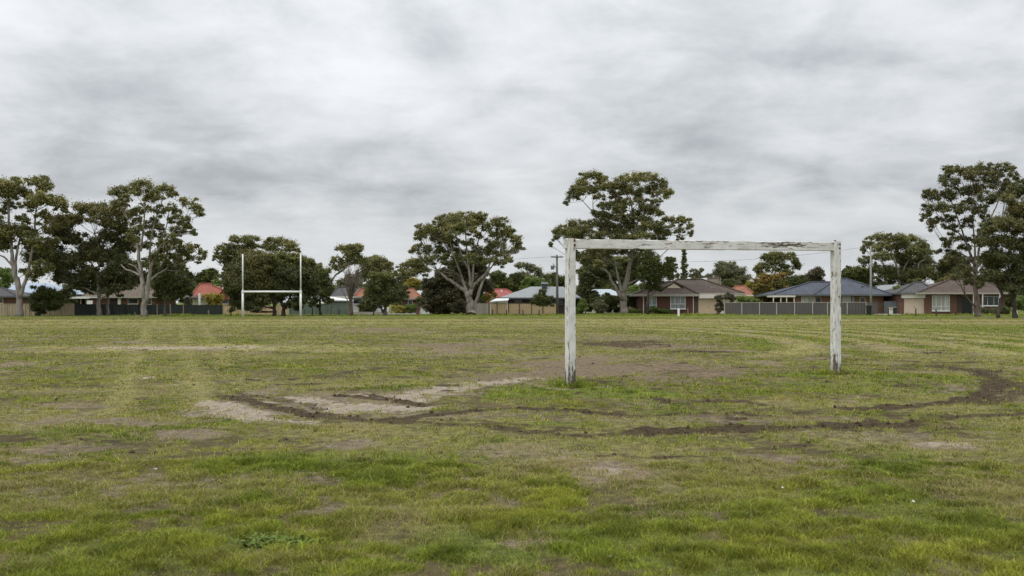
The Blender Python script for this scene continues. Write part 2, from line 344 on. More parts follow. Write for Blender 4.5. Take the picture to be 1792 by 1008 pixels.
def cover(x, y):
    """six cover amounts at each point"""
    C = [np.zeros_like(x) for _ in range(6)]
    nA = fbm(x * 0.9, y * 0.9, 4, 11); nB = fbm(x * 3.1, y * 3.1, 3, 23); nC = fbm(x * 0.23, y * 0.23, 3, 31); nD = fbm(x * 9, y * 9, 2, 41)
    for ch, px, py, hx, hy, s in PATCH:
        m = (np.abs(x - px) < 1.7 * hx) & (np.abs(y - py) < 1.7 * hy)
        if not m.any(): continue
        r = np.sqrt(((x[m] - px) / hx) ** 2 + ((y[m] - py) / hy) ** 2)
        q = r + (nA[m] - .5) * 1.5 + (nB[m] - .5) * .8
        C[ch][m] = np.maximum(C[ch][m], s * sst(1.25, .42, q))
    for ch, pts, wid, s, ro in TRACK:
        P = np.array(pts); k = wid * 3 + .4
        m = (x > P[:, 0].min() - k) & (x < P[:, 0].max() + k) & (y > P[:, 1].min() - k) & (y < P[:, 1].max() + k)
        if not m.any(): continue
        X = x[m] + (nA[m] - .5) * wid * 1.2; Yy = y[m] + (nB[m] - .5) * wid * 1.4; D = np.full(X.shape, 1e9)
        for i in range(len(P) - 1):
            a = P[i]; b = P[i + 1]; ab = b - a; t = np.clip(((X - a[0]) * ab[0] + (Yy - a[1]) * ab[1]) / (ab @ ab), 0, 1)
            D = np.minimum(D, np.hypot(X - a[0] - t * ab[0], Yy - a[1] - t * ab[1]))
        q = D / (wid * 1.35) + (nB[m] - .5) * 2.6 * ro + (nD[m] - .5) * 1.6 * ro
        C[ch][m] = np.maximum(C[ch][m], s * sst(1.3, .3, q) * (1 - ro * .5 * sst(.5, .75, nA[m])))
    # arcs left by the mower on the right
    cx, cy = 3.5, 46.0; r = np.hypot(x - cx, (y - cy) / 2.2) + (nA - .5) * .5
    arc = (0.5 + 0.5 * np.sin(r * 2 * math.pi / 2.6)) * sst(5, 8, r) * sst(27, 20, r) * sst(1, 5, x - cx) * sst(27, 32, y)
    C[STRAW] = np.maximum(C[STRAW], 1.0 * arc)
    C[LUSH] = np.maximum(C[LUSH], .7 * (1 - arc) * sst(2, 7, x - cx) * sst(27, 34, y) * sst(80, 66, y))
    # scattered wear everywhere
    far = sst(9, 22, y)
    C[BARE] = np.maximum(C[BARE], .85 * sst(.55, .70, nA) * sst(.40, .62, nC) * (.65 + .35 * far))
    C[STRAW] = np.maximum(C[STRAW], .22 * sst(20, 34, y) * sst(.35, .6, nA))
    C[STRAW] = np.maximum(C[STRAW], .42 * sst(.45, .7, fbm(x * .45 + 9, y * .45, 4, 55)))
    C[MUD] = np.maximum(C[MUD], .8 * sst(.67, .76, fbm(x * 1.6 + 4, y * 1.6, 3, 66)) * sst(.45, .6, fbm(x * .3, y * .3, 2, 67)) * sst(80, 50, y) * sst(7, 13, y))
    C[LUSH] = np.maximum(C[LUSH], .7 * sst(.56, .72, fbm(x * .5, y * .5 + 7, 3, 77)) * (1 - .5 * far))
    verge = sst(98, 112, y)
    for ch in (BARE, MUD, STRAW, PINK, SAND): C[ch] = C[ch] * (1 - verge * (.9 if ch not in (MUD, BARE) else .2))
    C[LUSH] = np.maximum(C[LUSH], verge * .9)
    kill = np.maximum(np.maximum(C[BARE] * .7, C[PINK]), np.maximum(C[SAND], C[MUD] * .9)); C[LUSH] = C[LUSH] * (1 - .8 * np.clip(kill, 0, 1))
    return [np.clip(c, 0, 1) for c in C], nA, nB
def tuss(x, y): return .6 * fbm(x * 6.5, y * 6.5, 2, 121) + .4 * fbm(x * 2.4, y * 2.4, 2, 125)
def height(x, y, C=None):
    z = goal_bump(x, y) + 0.05 * (fbm(x * .35, y * .35, 2, 90) - .5) * sst(6, 9, y) * sst(90, 60, y)
    z = z + 0.03 * (fbm(x * 1.6, y * 1.6, 2, 91) - .5) * sst(60, 30, y) + 0.035 * (tuss(x, y) - .5) * sst(70, 40, y)
    z = z + 0.2 * np.exp(-((x - 15.5) ** 2 / 30 + (y - 141) ** 2 / 12))
    if C is not None:
        z = z + C[MUD] * (0.07 * (fbm(x * 5, y * 5, 3, 92) - .5) + 0.02 * (fbm(x * 14, y * 14, 2, 95) - .3)) * sst(70, 40, y) - 0.012 * C[SAND]
    return z
def gz(x, y): return float(height(np.array([float(x)]), np.array([float(y)]))[0])

def build_ground():
    ys = [-400, -150, -60, -25, -10, -3, 1, 3, 4.2]
    y = 4.8
    while y < 80: ys.append(y); y *= 1.0052
    while y < 220: ys.append(y); y *= 1.02
    ys += [260, 330, 450, 700, 1200, 2400, 5000]
    ys = np.array(ys); u = np.linspace(-1, 1, 521); u = np.concatenate([[-60, -12, -4, -2, -1.4], u, [1.4, 2, 4, 12, 60]])
    wv = 0.62 * np.maximum(ys, 0) + 1.5
    X = u[None, :] * wv[:, None]; Y = np.repeat(ys[:, None], len(u), 1)
    x = X.ravel(); y = Y.ravel()
    C, nA, nB = cover(x, y); z = height(x, y, C)
    nr, nc = X.shape
    me = bpy.data.meshes.new('ground'); me.vertices.add(nr * nc)
    me.vertices.foreach_set('co', np.stack([x, y, z], 1).ravel())
    i = np.arange(nr * nc).reshape(nr, nc); q = np.stack([i[:-1, :-1], i[:-1, 1:], i[1:, 1:], i[1:, :-1]], -1).reshape(-1, 4)
    me.loops.add(q.size); me.polygons.add(len(q))
    me.loops.foreach_set('vertex_index', q.ravel()); me.polygons.foreach_set('loop_start', np.arange(len(q)) * 4); 
    me.update(); me.validate()
    me.polygons.foreach_set('use_smooth', np.ones(len(q), bool))
    for nm, chans in (('cover_a', (BARE, MUD, LUSH)), ('cover_b', (STRAW, SAND, PINK))):
        a = me.attributes.new(nm, 'FLOAT_COLOR', 'POINT')
        a.data.foreach_set('color', np.stack([C[k] for k in chans] + [np.ones_like(x)], 1).ravel())
    tu = me.attributes.new('tussock', 'FLOAT', 'POINT'); tu.data.foreach_set('value', tuss(x, y).astype(np.float32))
    o = link(bpy.data.objects.new('ground', me)); o['kind'] = 'structure'
    m, nt, b = nodes('ground_turf')
    tcn = N(nt, 'ShaderNodeTexCoord'); P = tcn.outputs['Object']
    A = N(nt, 'ShaderNodeAttribute', attribute_name='cover_a'); B = N(nt, 'ShaderNodeAttribute', attribute_name='cover_b')
    sa = N(nt, 'ShaderNodeSeparateColor'); L(nt, A.outputs['Color'], sa.inputs[0]); sb = N(nt, 'ShaderNodeSeparateColor'); L(nt, B.outputs['Color'], sb.inputs[0])
    f1 = noise(nt, P, 0.8, 6, 0.65); f2 = noise(nt, P, 7, 5, 0.7); f3 = noise(nt, P, 45, 4, 0.7); f4 = noise(nt, P, 2.6, 5, 0.7, 0.4)
    g = ramp(nt, f1, [(0.34, (0.085, 0.098, 0.024)), (0.50, (0.150, 0.147, 0.042)), (0.66, (0.225, 0.190, 0.075))])
    g = mixc(nt, math_(nt, 'MULTIPLY', ramp(nt, f4, [(0.40, 0.0), (0.62, 1.0)]), 0.55), g, (0.195, 0.160, 0.078))
    f24 = math_(nt, 'ADD', math_(nt, 'MULTIPLY', f2, .55), math_(nt, 'MULTIPLY', f4, .45))
    ta = N(nt, 'ShaderNodeAttribute', attribute_name='tussock')
    hol = math_(nt, 'ADD', ta.outputs['Fac'], math_(nt, 'MULTIPLY', math_(nt, 'SUBTRACT', f2, .5), .35))
    g = mixc(nt, ramp(nt, hol, [(.40, .92), (.56, 0.0)]), g, ramp(nt, f1, [(.35, (.052, .042, .020)), (.65, (.13, .10, .052))]))
    def fac(sock, lo, hi, tex, amt):
        v = math_(nt, 'ADD', sock, math_(nt, 'MULTIPLY', math_(nt, 'SUBTRACT', tex, 0.5), amt))
        n = N(nt, 'ShaderNodeMapRange', interpolation_type='SMOOTHSTEP'); n.inputs['From Min'].default_value = lo; n.inputs['From Max'].default_value = hi
        L(nt, v, n.inputs['Value']); return n.outputs[0]
    g = mixc(nt, math_(nt, 'MULTIPLY', fac(sb.outputs[0], .1, .9, f2, .8), .9), g, (0.265, 0.248, 0.09))
    g = mixc(nt, math_(nt, 'MULTIPLY', fac(sa.outputs[2], .1, .9, f2, .8), .85), g, ramp(nt, f4, [(.3, (0.075, 0.112, 0.018)), (.7, (0.165, 0.185, 0.03))]))
    g = mixc(nt, math_(nt, 'MULTIPLY', fac(sa.outputs[0], .2, .85, f24, 1.9), .85), g, ramp(nt, f3, [(.3, (0.145, 0.108, 0.075)), (.7, (0.25, 0.20, 0.145))]))
    g = mixc(nt, math_(nt, 'MULTIPLY', fac(sb.outputs[2], .2, .85, f24, 1.5), .9), g, ramp(nt, f2, [(.3, (0.125, 0.091, 0.058)), (.7, (0.215, 0.165, 0.110))]))
    g = mixc(nt, math_(nt, 'MULTIPLY', fac(sb.outputs[1], .25, .85, f24, 1.7), .9), g, ramp(nt, f3, [(.3, (0.25, 0.205, 0.155)), (.7, (0.40, 0.335, 0.265))]))
    g = mixc(nt, math_(nt, 'MULTIPLY', fac(sa.outputs[1], .25, .8, f24, 1.4), .92), g, ramp(nt, f3, [(.3, (0.030, 0.021, 0.011)), (.7, (0.085, 0.059, 0.034))]))
    g = mixc(nt, 1.0, g, ramp(nt, f3, [(.25, 0.5), (.75, 1.45)]), 'MULTIPLY')
    g = mixc(nt, 1.0, g, ramp(nt, f2, [(.3, 0.66), (.7, 1.3)]), 'MULTIPLY')
    L(nt, g, b.inputs['Base Color']); b.inputs['Roughness'].default_value = 0.95; b.inputs['Specular IOR Level'].default_value = 0.1
    hsum = math_(nt, 'ADD', math_(nt, 'MULTIPLY', f2, 1.0), math_(nt, 'MULTIPLY', f3, .35))
    bump(nt, b, hsum, 0.9, 0.06)
    me.materials.append(m)
build_ground()

def build_grass():
    def sample(n, d0, d1, p):
        uu = rng.random(n); d = (d0 ** p + uu * (d1 ** p - d0 ** p)) ** (1 / p) if p else d0 * (d1 / d0) ** uu
        x = (rng.random(n) * 2 - 1) * (0.58 * d + 2.2); return x, d
    T = []
    x, y = sample(225000, 4.6, 10, 2); T.append((x, y))
    x, y = sample(155000, 9.5, 108.0, 0); T.append((x, y))
    ef = len(T[0][0]) + len(T[1][0]); T.append(((rng.random(9000) * 2 - 1) * 75, 116 + 16.5 * rng.random(9000) ** .5))
    x = np.concatenate([t[0] for t in T]); y = np.concatenate([t[1] for t in T]); edge = np.arange(len(x)) >= ef
    fa = rng.random(260) * 6.283; fr = rng.uniform(.09, .34, 260); half_ = np.arange(260) < 130
    x = np.concatenate([x, np.where(half_, GOAL_L[0], GOAL_R[0]) + .06 + np.cos(fa) * fr * 1.3]); y = np.concatenate([y, np.where(half_, GOAL_L[1], GOAL_R[1]) + np.sin(fa) * fr]); foot = np.arange(len(x)) >= len(edge); edge = np.concatenate([edge, np.zeros(260, bool)])
    C, nA, nB = cover(x, y)
    kill = np.clip(np.maximum(np.maximum(C[BARE] * .92, C[PINK] * 1.1), np.maximum(C[SAND] * 1.1, C[MUD] * 1.1)), 0, .98)
    cl = tuss(x, y)
    keep = (rng.random(len(x)) > kill ** 1.3) & (rng.random(len(x)) < .09 + .08 * sst(14, 40, y) + 1.0 * sst(.44, .57, cl) + .12 * C[LUSH])
    keep |= foot
    x, y, cl, edge, foot = x[keep], y[keep], cl[keep], edge[keep], foot[keep]; C = [c[keep] for c in C]
    nb = 7
    tall = (0.011 + 0.020 * sst(.42, .68, cl) + 0.012 * C[LUSH] * sst(.3, .6, cl))
    tall = np.where(edge, .05 + .12 * sst(.45, .7, fbm(x * .3, y * .3, 3, 131)) * sst(124, 131, y), tall)
    tall = np.where(foot, rng.uniform(.04, .10, len(x)), tall)
    X = np.repeat(x, nb); Y = np.repeat(y, nb); sp = 0.013 + 0.0012 * Y
    X = X + rng.normal(0, 1, len(X)) * sp; Y = Y + rng.normal(0, 1, len(Y)) * sp * 1.3
    lush, straw, bare = (np.repeat(C[k], nb) for k in (LUSH, STRAW, BARE)); hgt = np.repeat(tall, nb) * rng.uniform(.45, 1.7, len(X)) * (1 + .8 * (rng.random(len(X)) < .03))
    Z = height(X, Y)
    n = len(X); ang = rng.random(n) * 2 * math.pi; wdt = np.maximum(0.0018, 0.00026 * Y) * rng.uniform(.7, 1.5, n)
    fl = (rng.random(n) < .10) & (Y < 16); lean = hgt * rng.uniform(.3, 2.0, n); lean = np.where(fl, rng.uniform(.02, .06, n), lean); hgt = np.where(fl, hgt * .5, hgt); la = rng.random(n) * 2 * math.pi
    dx, dy = np.cos(ang) * wdt, np.sin(ang) * wdt; lx, ly = np.cos(la) * lean, np.sin(la) * lean
    z0 = Z - .012
    v = np.empty((n, 5, 3))
    v[:, 0] = np.stack([X - dx, Y - dy, z0], 1); v[:, 1] = np.stack([X + dx, Y + dy, z0], 1)
    v[:, 2] = np.stack([X + dx * .8 + lx * .35, Y + dy * .8 + ly * .35, Z + hgt * .62], 1)
    v[:, 3] = np.stack([X - dx * .8 + lx * .35, Y - dy * .8 + ly * .35, Z + hgt * .62], 1)
    v[:, 4] = np.stack([X + lx, Y + ly, Z + hgt], 1)
    me = bpy.data.meshes.new('grass'); me.vertices.add(n * 5); me.vertices.foreach_set('co', v.ravel())
    base = np.arange(n)[:, None] * 5
    quad = (base + np.array([0, 1, 2, 3])).ravel(); tri = (base + np.array([3, 2, 4])).ravel()
    me.loops.add(n * 7); me.polygons.add(n * 2)
    me.loops.foreach_set('vertex_index', np.concatenate([quad, tri]))
    me.polygons.foreach_set('loop_start', np.concatenate([np.arange(n) * 4, n * 4 + np.arange(n) * 3]))
    me.update()
    # blade colours: green, yellow-green, dry straw
    g1 = np.array([0.122, 0.182, 0.014]); g2 = np.array([0.285, 0.288, 0.036]); g3 = np.array([0.40, 0.335, 0.15]); g4 = np.array([0.085, 0.165, 0.016])
    tone = np.clip(fbm(X * .8, Y * .8, 3, 111) * 1.1 - .05 + rng.normal(0, .25, n), 0, 1)[:, None]
    c = g1 * (1 - tone) + g2 * tone
    lu = np.clip(lush + rng.normal(0, .15, n), 0, 1)[:, None]; c = c * (1 - lu * .55) + (g4 * (1 - tone) + g2 * tone) * lu * .55
    tb = np.repeat(rng.uniform(.52, 1.5, len(x)) * (.80 + .4 * sst(.4, .6, vnoise(x * 5, y * 5, 141))), nb)[:, None]; c = c * tb
    dry = (rng.random(n) < np.clip(.04 + .85 * straw + .45 * bare + .35 * sst(.5, .7, fbm(X * 1.3, Y * 1.3, 3, 117)) - .40 * lush, .02, .9))[:, None]
    dry |= fl[:, None] & (rng.random((n, 1)) < .7)
    c = np.where(dry, g3 * rng.uniform(.65, 1.15, (n, 1)), c * rng.uniform(.7, 1.25, (n, 1)))
    cc = np.concatenate([c, np.ones((n, 1))], 1)
    a = me.attributes.new('tint', 'FLOAT_COLOR', 'POINT'); a.data.foreach_set('color', np.repeat(cc, 5, 0).ravel())
    m, nt, b = nodes('grass_blade'); an = N(nt, 'ShaderNodeAttribute', attribute_name='tint')
    L(nt, an.outputs['Color'], b.inputs['Base Color']); b.inputs['Roughness'].default_value = .6; b.inputs['Specular IOR Level'].default_value = .2
    tr = N(nt, 'ShaderNodeBsdfTranslucent'); L(nt, an.outputs['Color'], tr.inputs['Color'])
    mxx = N(nt, 'ShaderNodeMixShader', Fac=.3); L(nt, b.outputs[0], mxx.inputs[1]); L(nt, tr.outputs[0], mxx.inputs[2]); L(nt, mxx.outputs[0], nt.nodes['Material Output'].inputs[0])
    me.materials.append(m)
    o = link(bpy.data.objects.new('grass', me)); o['kind'] = 'stuff'; tag(o, 'short scruffy green and straw coloured grass over the playing field', 'grass')
build_grass()

def build_crumbs():
    """loose crumbs of soil thrown up beside the ruts"""
    n0 = 90000;  x, y = (rng.random(n0) * 2 - 1), 8 * (60 / 8) ** rng.random(n0); x = x * .58 * y
    C, nA, nB = cover(x, y); k = (rng.random(n0) < np.clip(C[MUD] - .35, 0, 1) * .32) | (rng.random(n0) < .0012)
    x, y = x[k], y[k]; C = [c[k] for c in C]; z = height(x, y, C); n = len(x)
    r = np.minimum(rng.gamma(2, .007, n) + .005, .03) * (1 + .010 * y)
    oc = np.array([(1,0,0),(-1,0,0),(0,1,0),(0,-1,0),(0,0,.8),(0,0,-.5)], float)
    v = np.stack([x, y, z + r * .2], 1)[:, None, :] + oc[None] * r[:, None, None] * rng.uniform(.55, 1.35, (n, 6, 1))
    fs = np.array([(0,2,4),(2,1,4),(1,3,4),(3,0,4),(2,0,5),(1,2,5),(3,1,5),(0,3,5)])
    me = bpy.data.meshes.new('soil_crumbs'); me.from_pydata(v.reshape(-1, 3).tolist(), [], (np.arange(n)[:, None, None] * 6 + fs[None]).reshape(-1, 3).tolist())
    me.materials.append(plain('soil', (0.058, 0.040, 0.024), 1.0, .35, 9))
    o = link(bpy.data.objects.new('soil_crumbs', me)); o['kind'] = 'stuff'; tag(o, 'dark loose crumbs of mud thrown up along the wheel ruts', 'soil')
build_crumbs()
# ------------------------------------------------------------------ trees
def smooth_path(P, k=4):
    P = [Vector(p) for p in P]
    if len(P) < 3: return [P[0].lerp(P[-1], i / k) for i in range(k + 1)]
    Q = [P[0] * 2 - P[1]] + P + [P[-1] * 2 - P[-2]]; out = []
    for i in range(1, len(Q) - 2):
        for j in range(k):
            t = j / k
            out.append(0.5 * ((2 * Q[i]) + (Q[i + 1] - Q[i - 1]) * t + (2 * Q[i - 1] - 5 * Q[i] + 4 * Q[i + 1] - Q[i + 2]) * t * t
                              + (3 * Q[i] - Q[i - 1] - 3 * Q[i + 1] + Q[i + 2]) * t ** 3))
    out.append(P[-1]); return out
def leaves(name, centres, radii, mat, parent, size, dens, tints, flat=.75, droop=.3, fine=1.0):
    """leaf sprays in sub-clumps through each clump's volume"""
    SC, SR, ST, SO = [], [], [], []
    for c, r, t in zip(centres, radii, tints):
        ns = int(np.clip(9 + 7.5 * fine * (r[0] * r[2]) ** .5, 8, 46))
        d = rng.normal(0, 1, (ns, 3)); d /= np.linalg.norm(d, axis=1)[:, None]; d[:, 2] = d[:, 2] * .8 + .22
        rad = rng.uniform(.35, .88, (ns, 1)) ** .6 * .82
        p = np.array(c) + d * rad * np.array(r)
        SC.append(p); SO.append(d)
        g = (r[0] * r[2]) ** .5
        SR.append(np.clip(g * rng.uniform(.32, .58, ns), .22, 1.8)); ST.append(np.clip(t + rng.normal(0, .13, ns), 0, 1))
    SC = np.concatenate(SC); SR = np.concatenate(SR); ST = np.concatenate(ST)
    size = size * .58; cnt = np.maximum(8, (dens * 11.5 * SR ** 2 / size ** 2)).astype(int)
    idx = np.repeat(np.arange(len(SC)), cnt); n = len(idx)
    d = rng.normal(0, 1, (n, 3)); d /= np.linalg.norm(d, axis=1)[:, None]
    rr = SR[idx] * np.minimum(np.abs(rng.normal(0, .62, n)) + .08, 1.6)
    p = SC[idx] + d * rr[:, None] * np.array([1, 1, flat])
    nrm = d * .7 + rng.normal(0, .55, (n, 3)) + np.array([0, 0, .25]); nrm /= np.linalg.norm(nrm, axis=1)[:, None]
    a = rng.normal(0, 1, (n, 3)); a[:, 2] -= droop * 2; a -= nrm * (a * nrm).sum(1)[:, None]; a /= np.linalg.norm(a, axis=1)[:, None]
    b = np.cross(nrm, a); s = size * rng.uniform(.6, 1.35, (n, 1)); wd = s * rng.uniform(.28, .5, (n, 1))
    v = np.stack([p - a * s * .6, p + b * wd - a * s * .05, p + a * s * .6, p - b * wd + a * s * .08], 1)
    v = v - np.array(rootof(parent).location)[None, None]
    me = bpy.data.meshes.new(name); me.vertices.add(n * 4); me.vertices.foreach_set('co', v.ravel())
    me.loops.add(n * 4); me.polygons.add(n); me.loops.foreach_set('vertex_index', np.arange(n * 4)); me.polygons.foreach_set('loop_start', np.arange(n) * 4)
    me.update()
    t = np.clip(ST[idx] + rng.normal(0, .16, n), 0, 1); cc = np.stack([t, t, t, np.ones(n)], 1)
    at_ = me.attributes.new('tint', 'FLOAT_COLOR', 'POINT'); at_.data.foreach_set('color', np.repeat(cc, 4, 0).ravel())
    me.materials.append(mat); o = link(bpy.data.objects.new(name, me)); o.parent = parent
    return o
def tree(name, label, cat, base, trunks, clumps, leaf='gum_leaf', bk='gum_bark', size=.3, dens=1.0, group=None, spread=.45, tint=.5, limbs=True, flat=.75, dz=1.0, solid=None, fine=1.0):
    """base = (px, distance); trunks = [[(px, py, width px), ...], ...]; clumps = [(px, py, rx, ry[, tint]), ...]"""
    bx, Y = base; X0 = (bx - CX) / F * Y; z0 = gz(X0, Y); k = Y / F
    root = thing(name, label, cat, (X0, Y, z0), group=group)
    py0 = HZ + (CZ - z0) / k
    C = np.array([(c[0], c[1], c[2], c[3]) for c in clumps], float) if clumps else np.zeros((0, 4))
    half = (C[:, 0].max() - C[:, 0].min()) / 2 if len(C) else 10
    segs = []; mb = MB()
    for ti, tr in enumerate(trunks):
        ye = (rng.normal(0, .3) * half * spread * k) if ti else rng.normal(0, .12) * half * k * spread
        pts = [(px, (py0 + 1.5 if py is None else py), wd) for px, py, wd in tr]
        P3 = [at(px, py, Y + ye * (i / max(1, len(pts) - 1)) ** 1.5) for i, (px, py, wd) in enumerate(pts)]
        sm = smooth_path(P3, 4); wr = np.interp(np.linspace(0, len(pts) - 1, len(sm)), range(len(pts)), [p[2] for p in pts]) * k / 2
        sm = [p + Vector(rng.normal(0, .18, 3)) * float(r) for p, r in zip(sm, wr)]
        if tr[0][1] is None: wr[0] *= 1.35; wr[1] *= 1.08
        mb.tube(sm, list(wr), 8); segs.append((sm, wr))
    cents, rads, tn = [], [], []
    for c in clumps:
        px, py, rx, ry = c[:4]; t = c[4] if len(c) > 4 else tint
        depth = Y + float(np.clip(rng.normal(0, .5), -1, 1)) * half * spread * k
        p = at(px, py, depth); cents.append(tuple(p)); rads.append((rx * k * 1.14, max(rx, ry * 1.1) * k, ry * k * 1.2)); tn.append(t + rng.normal(0, .1))
        for _ in range(3):   # looser sprays round each clump
            a = rng.random() * 6.283; f = rng.uniform(.28, .45); o = np.array(p) + np.array([math.cos(a) * rx * .95, rng.normal(0, .5) * rx, math.sin(a) * ry * .95]) * k
            cents.append(tuple(o)); rads.append((rx * k * f, rx * k * f, max(ry, rx * .5) * k * f)); tn.append(t + rng.normal(0, .1))
        if limbs and segs:
            best = None
            for sm, wr in segs:
                for q, r in list(zip(sm, wr))[2:]:
                    if q.z < p.z - .2 * ry * k:
                        dd = (q - p).length + .8 * max(0, abs(q.x - p.x) - (p.z - q.z))
                        if best is None or dd < best[0]: best = (dd, q, r)
            if best:
                _, q, r = best; mid = q.lerp(p, .5) + Vector((rng.normal(0, .06), rng.normal(0, .06), -.07)) * (p - q).length
                sm = smooth_path([q, mid, p], 4); r0 = min(r * .6, .018 * (p - q).length + .03); mb.tube(sm, list(np.linspace(r0, .025, len(sm))), 5)
                for _ in range(3):
                    e = p + Vector(rng.normal(0, .55, 3) * np.array([rx, rx, ry]) * k); s_ = sm[rng.integers(4, len(sm) - 1)]
                    mb.tube(smooth_path([s_, s_.lerp(e, .5) + Vector((0, 0, -.1)), e], 3), list(np.linspace(r0 * .45, .018, 7)), 4)
    if mb.v: mb.build('trunk', M[bk], root, smooth=True)
    if clumps: leaves('crown', cents, rads, M[leaf], root, size, dens, tn, flat=flat, fine=fine)
    return root
def blob(px0, px1, py0, py1, n, r, t=.5, seed=0, rnd=False):
    """clump list that fills a rounded box of the picture"""
    g = np.random.default_rng(seed + int(px0 * 7 + py0)); out = []
    cx, cy, hx, hy = (px0 + px1) / 2, (py0 + py1) / 2, (px1 - px0) / 2, (py1 - py0) / 2
    while len(out) < n:
        u, v = g.uniform(-1, 1, 2)
        if u * u + (v * v if v < 0 or rnd else (v * .75) ** 4) > 1: continue
        s = r * g.uniform(.75, 1.25)
        out.append((cx + u * max(1, hx - s * .8), cy + v * max(1, hy - s * .6), s, s * .72, t + g.normal(0, .12)))
    return out

def distant_woods():
    root = None; g = np.random.default_rng(12); cs, rs, ts = [], [], []
    for i in range(330):
        px = g.uniform(-160, 1960); Y = g.uniform(215, 300); k = Y / F; top = 497 + 9 * math.sin(px * .021) + 6 * math.sin(px * .057 + 1); py = g.uniform(top, 536); r = g.uniform(9, 16)
        cs.append(tuple(at(px, py, Y))); rs.append((r * k, r * k, r * .75 * k)); ts.append(g.uniform(.2, .7))
    e = link(bpy.data.objects.new('tmp', None)); o = leaves('distant_woods', cs, rs, M['dark_leaf'], e, .62, 1.2, ts); o.parent = None; bpy.data.objects.remove(e)
    o['kind'] = 'stuff'; tag(o, 'low line of far off trees filling the gaps between the houses', 'woods')
distant_woods()
GUMS = 'gum trees standing along the field edge'; BACK = 'trees showing behind the houses'; SHR = 'shrubs in the gardens along the field'
tree('gum_tree', 'tall gum at the far left with pale trunk forking above the khaki fence', 'tree', (34, 119),
 [[(34,None,12),(35,520,10),(30,490,9),(23,465,7),(20,430,5),(16,390,4),(15,340,3)], [(36,522,7),(44,495,6),(50,470,5),(58,430,4),(62,380,3),(64,335,2)], [(25,470,4),(10,452,3),(-4,445,2)], [(27,478,5),(30,440,4),(40,400,3)]],
 [(17,322,20,13,.6),(0,340,22,14,.6),(64,319,20,11),(80,330,14,10),(103,356,15,13),(112,366,7,6),(33,338,26,11),(68,348,24,13),(88,352,14,10),(52,362,16,8),(14,362,12,12,.4),(-8,380,16,16),(40,383,12,9,.4),(78,378,14,10,.4),
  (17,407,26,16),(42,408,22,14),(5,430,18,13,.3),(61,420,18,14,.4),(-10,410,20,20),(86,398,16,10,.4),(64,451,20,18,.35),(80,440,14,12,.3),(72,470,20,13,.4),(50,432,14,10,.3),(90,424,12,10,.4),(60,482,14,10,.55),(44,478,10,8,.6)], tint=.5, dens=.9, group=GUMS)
tree('gum_tree', 'broad dark gum with brown tinged top between the two pale gums on the left', 'tree', (173, 124),
 [[(173,None,8),(173,520,6.5),(171,495,5),(168,478,4),(160,460,3),(152,445,2.2)], [(169,482,4),(174,462,3),(176,445,2),(166,410,2)], [(168,486,3),(180,478,2.5),(190,465,2)], [(172,525,4),(185,518,3),(196,505,2.5),(205,480,2)], [(170,515,3),(150,505,3),(128,498,2)]],
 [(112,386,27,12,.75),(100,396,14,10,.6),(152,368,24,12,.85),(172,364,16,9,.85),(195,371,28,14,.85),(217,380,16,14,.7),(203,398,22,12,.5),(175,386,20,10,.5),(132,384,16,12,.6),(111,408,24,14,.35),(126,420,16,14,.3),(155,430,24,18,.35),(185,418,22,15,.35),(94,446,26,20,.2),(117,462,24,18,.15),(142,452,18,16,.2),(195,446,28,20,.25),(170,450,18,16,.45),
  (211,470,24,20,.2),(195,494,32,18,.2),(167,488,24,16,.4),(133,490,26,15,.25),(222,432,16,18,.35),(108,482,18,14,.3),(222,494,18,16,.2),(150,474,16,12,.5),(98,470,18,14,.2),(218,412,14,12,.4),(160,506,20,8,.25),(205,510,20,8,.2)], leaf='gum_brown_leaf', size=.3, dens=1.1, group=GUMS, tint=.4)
tree('gum_tree', 'thin gum with slim trunk just left of the tall white trunked gum', 'tree', (188.5, 126),
 [[(188.5,None,5),(189,520,4),(191,500,3.5),(194,482,2.5),(187,470,2)], [(190,505,2.5),(197,492,2)]],
 [(190,478,14,9,.5),(200,470,12,9,.4),(183,490,10,7,.45),(205,488,12,9,.4)], leaf='gum_brown_leaf', bk='gum_bark', group=GUMS)
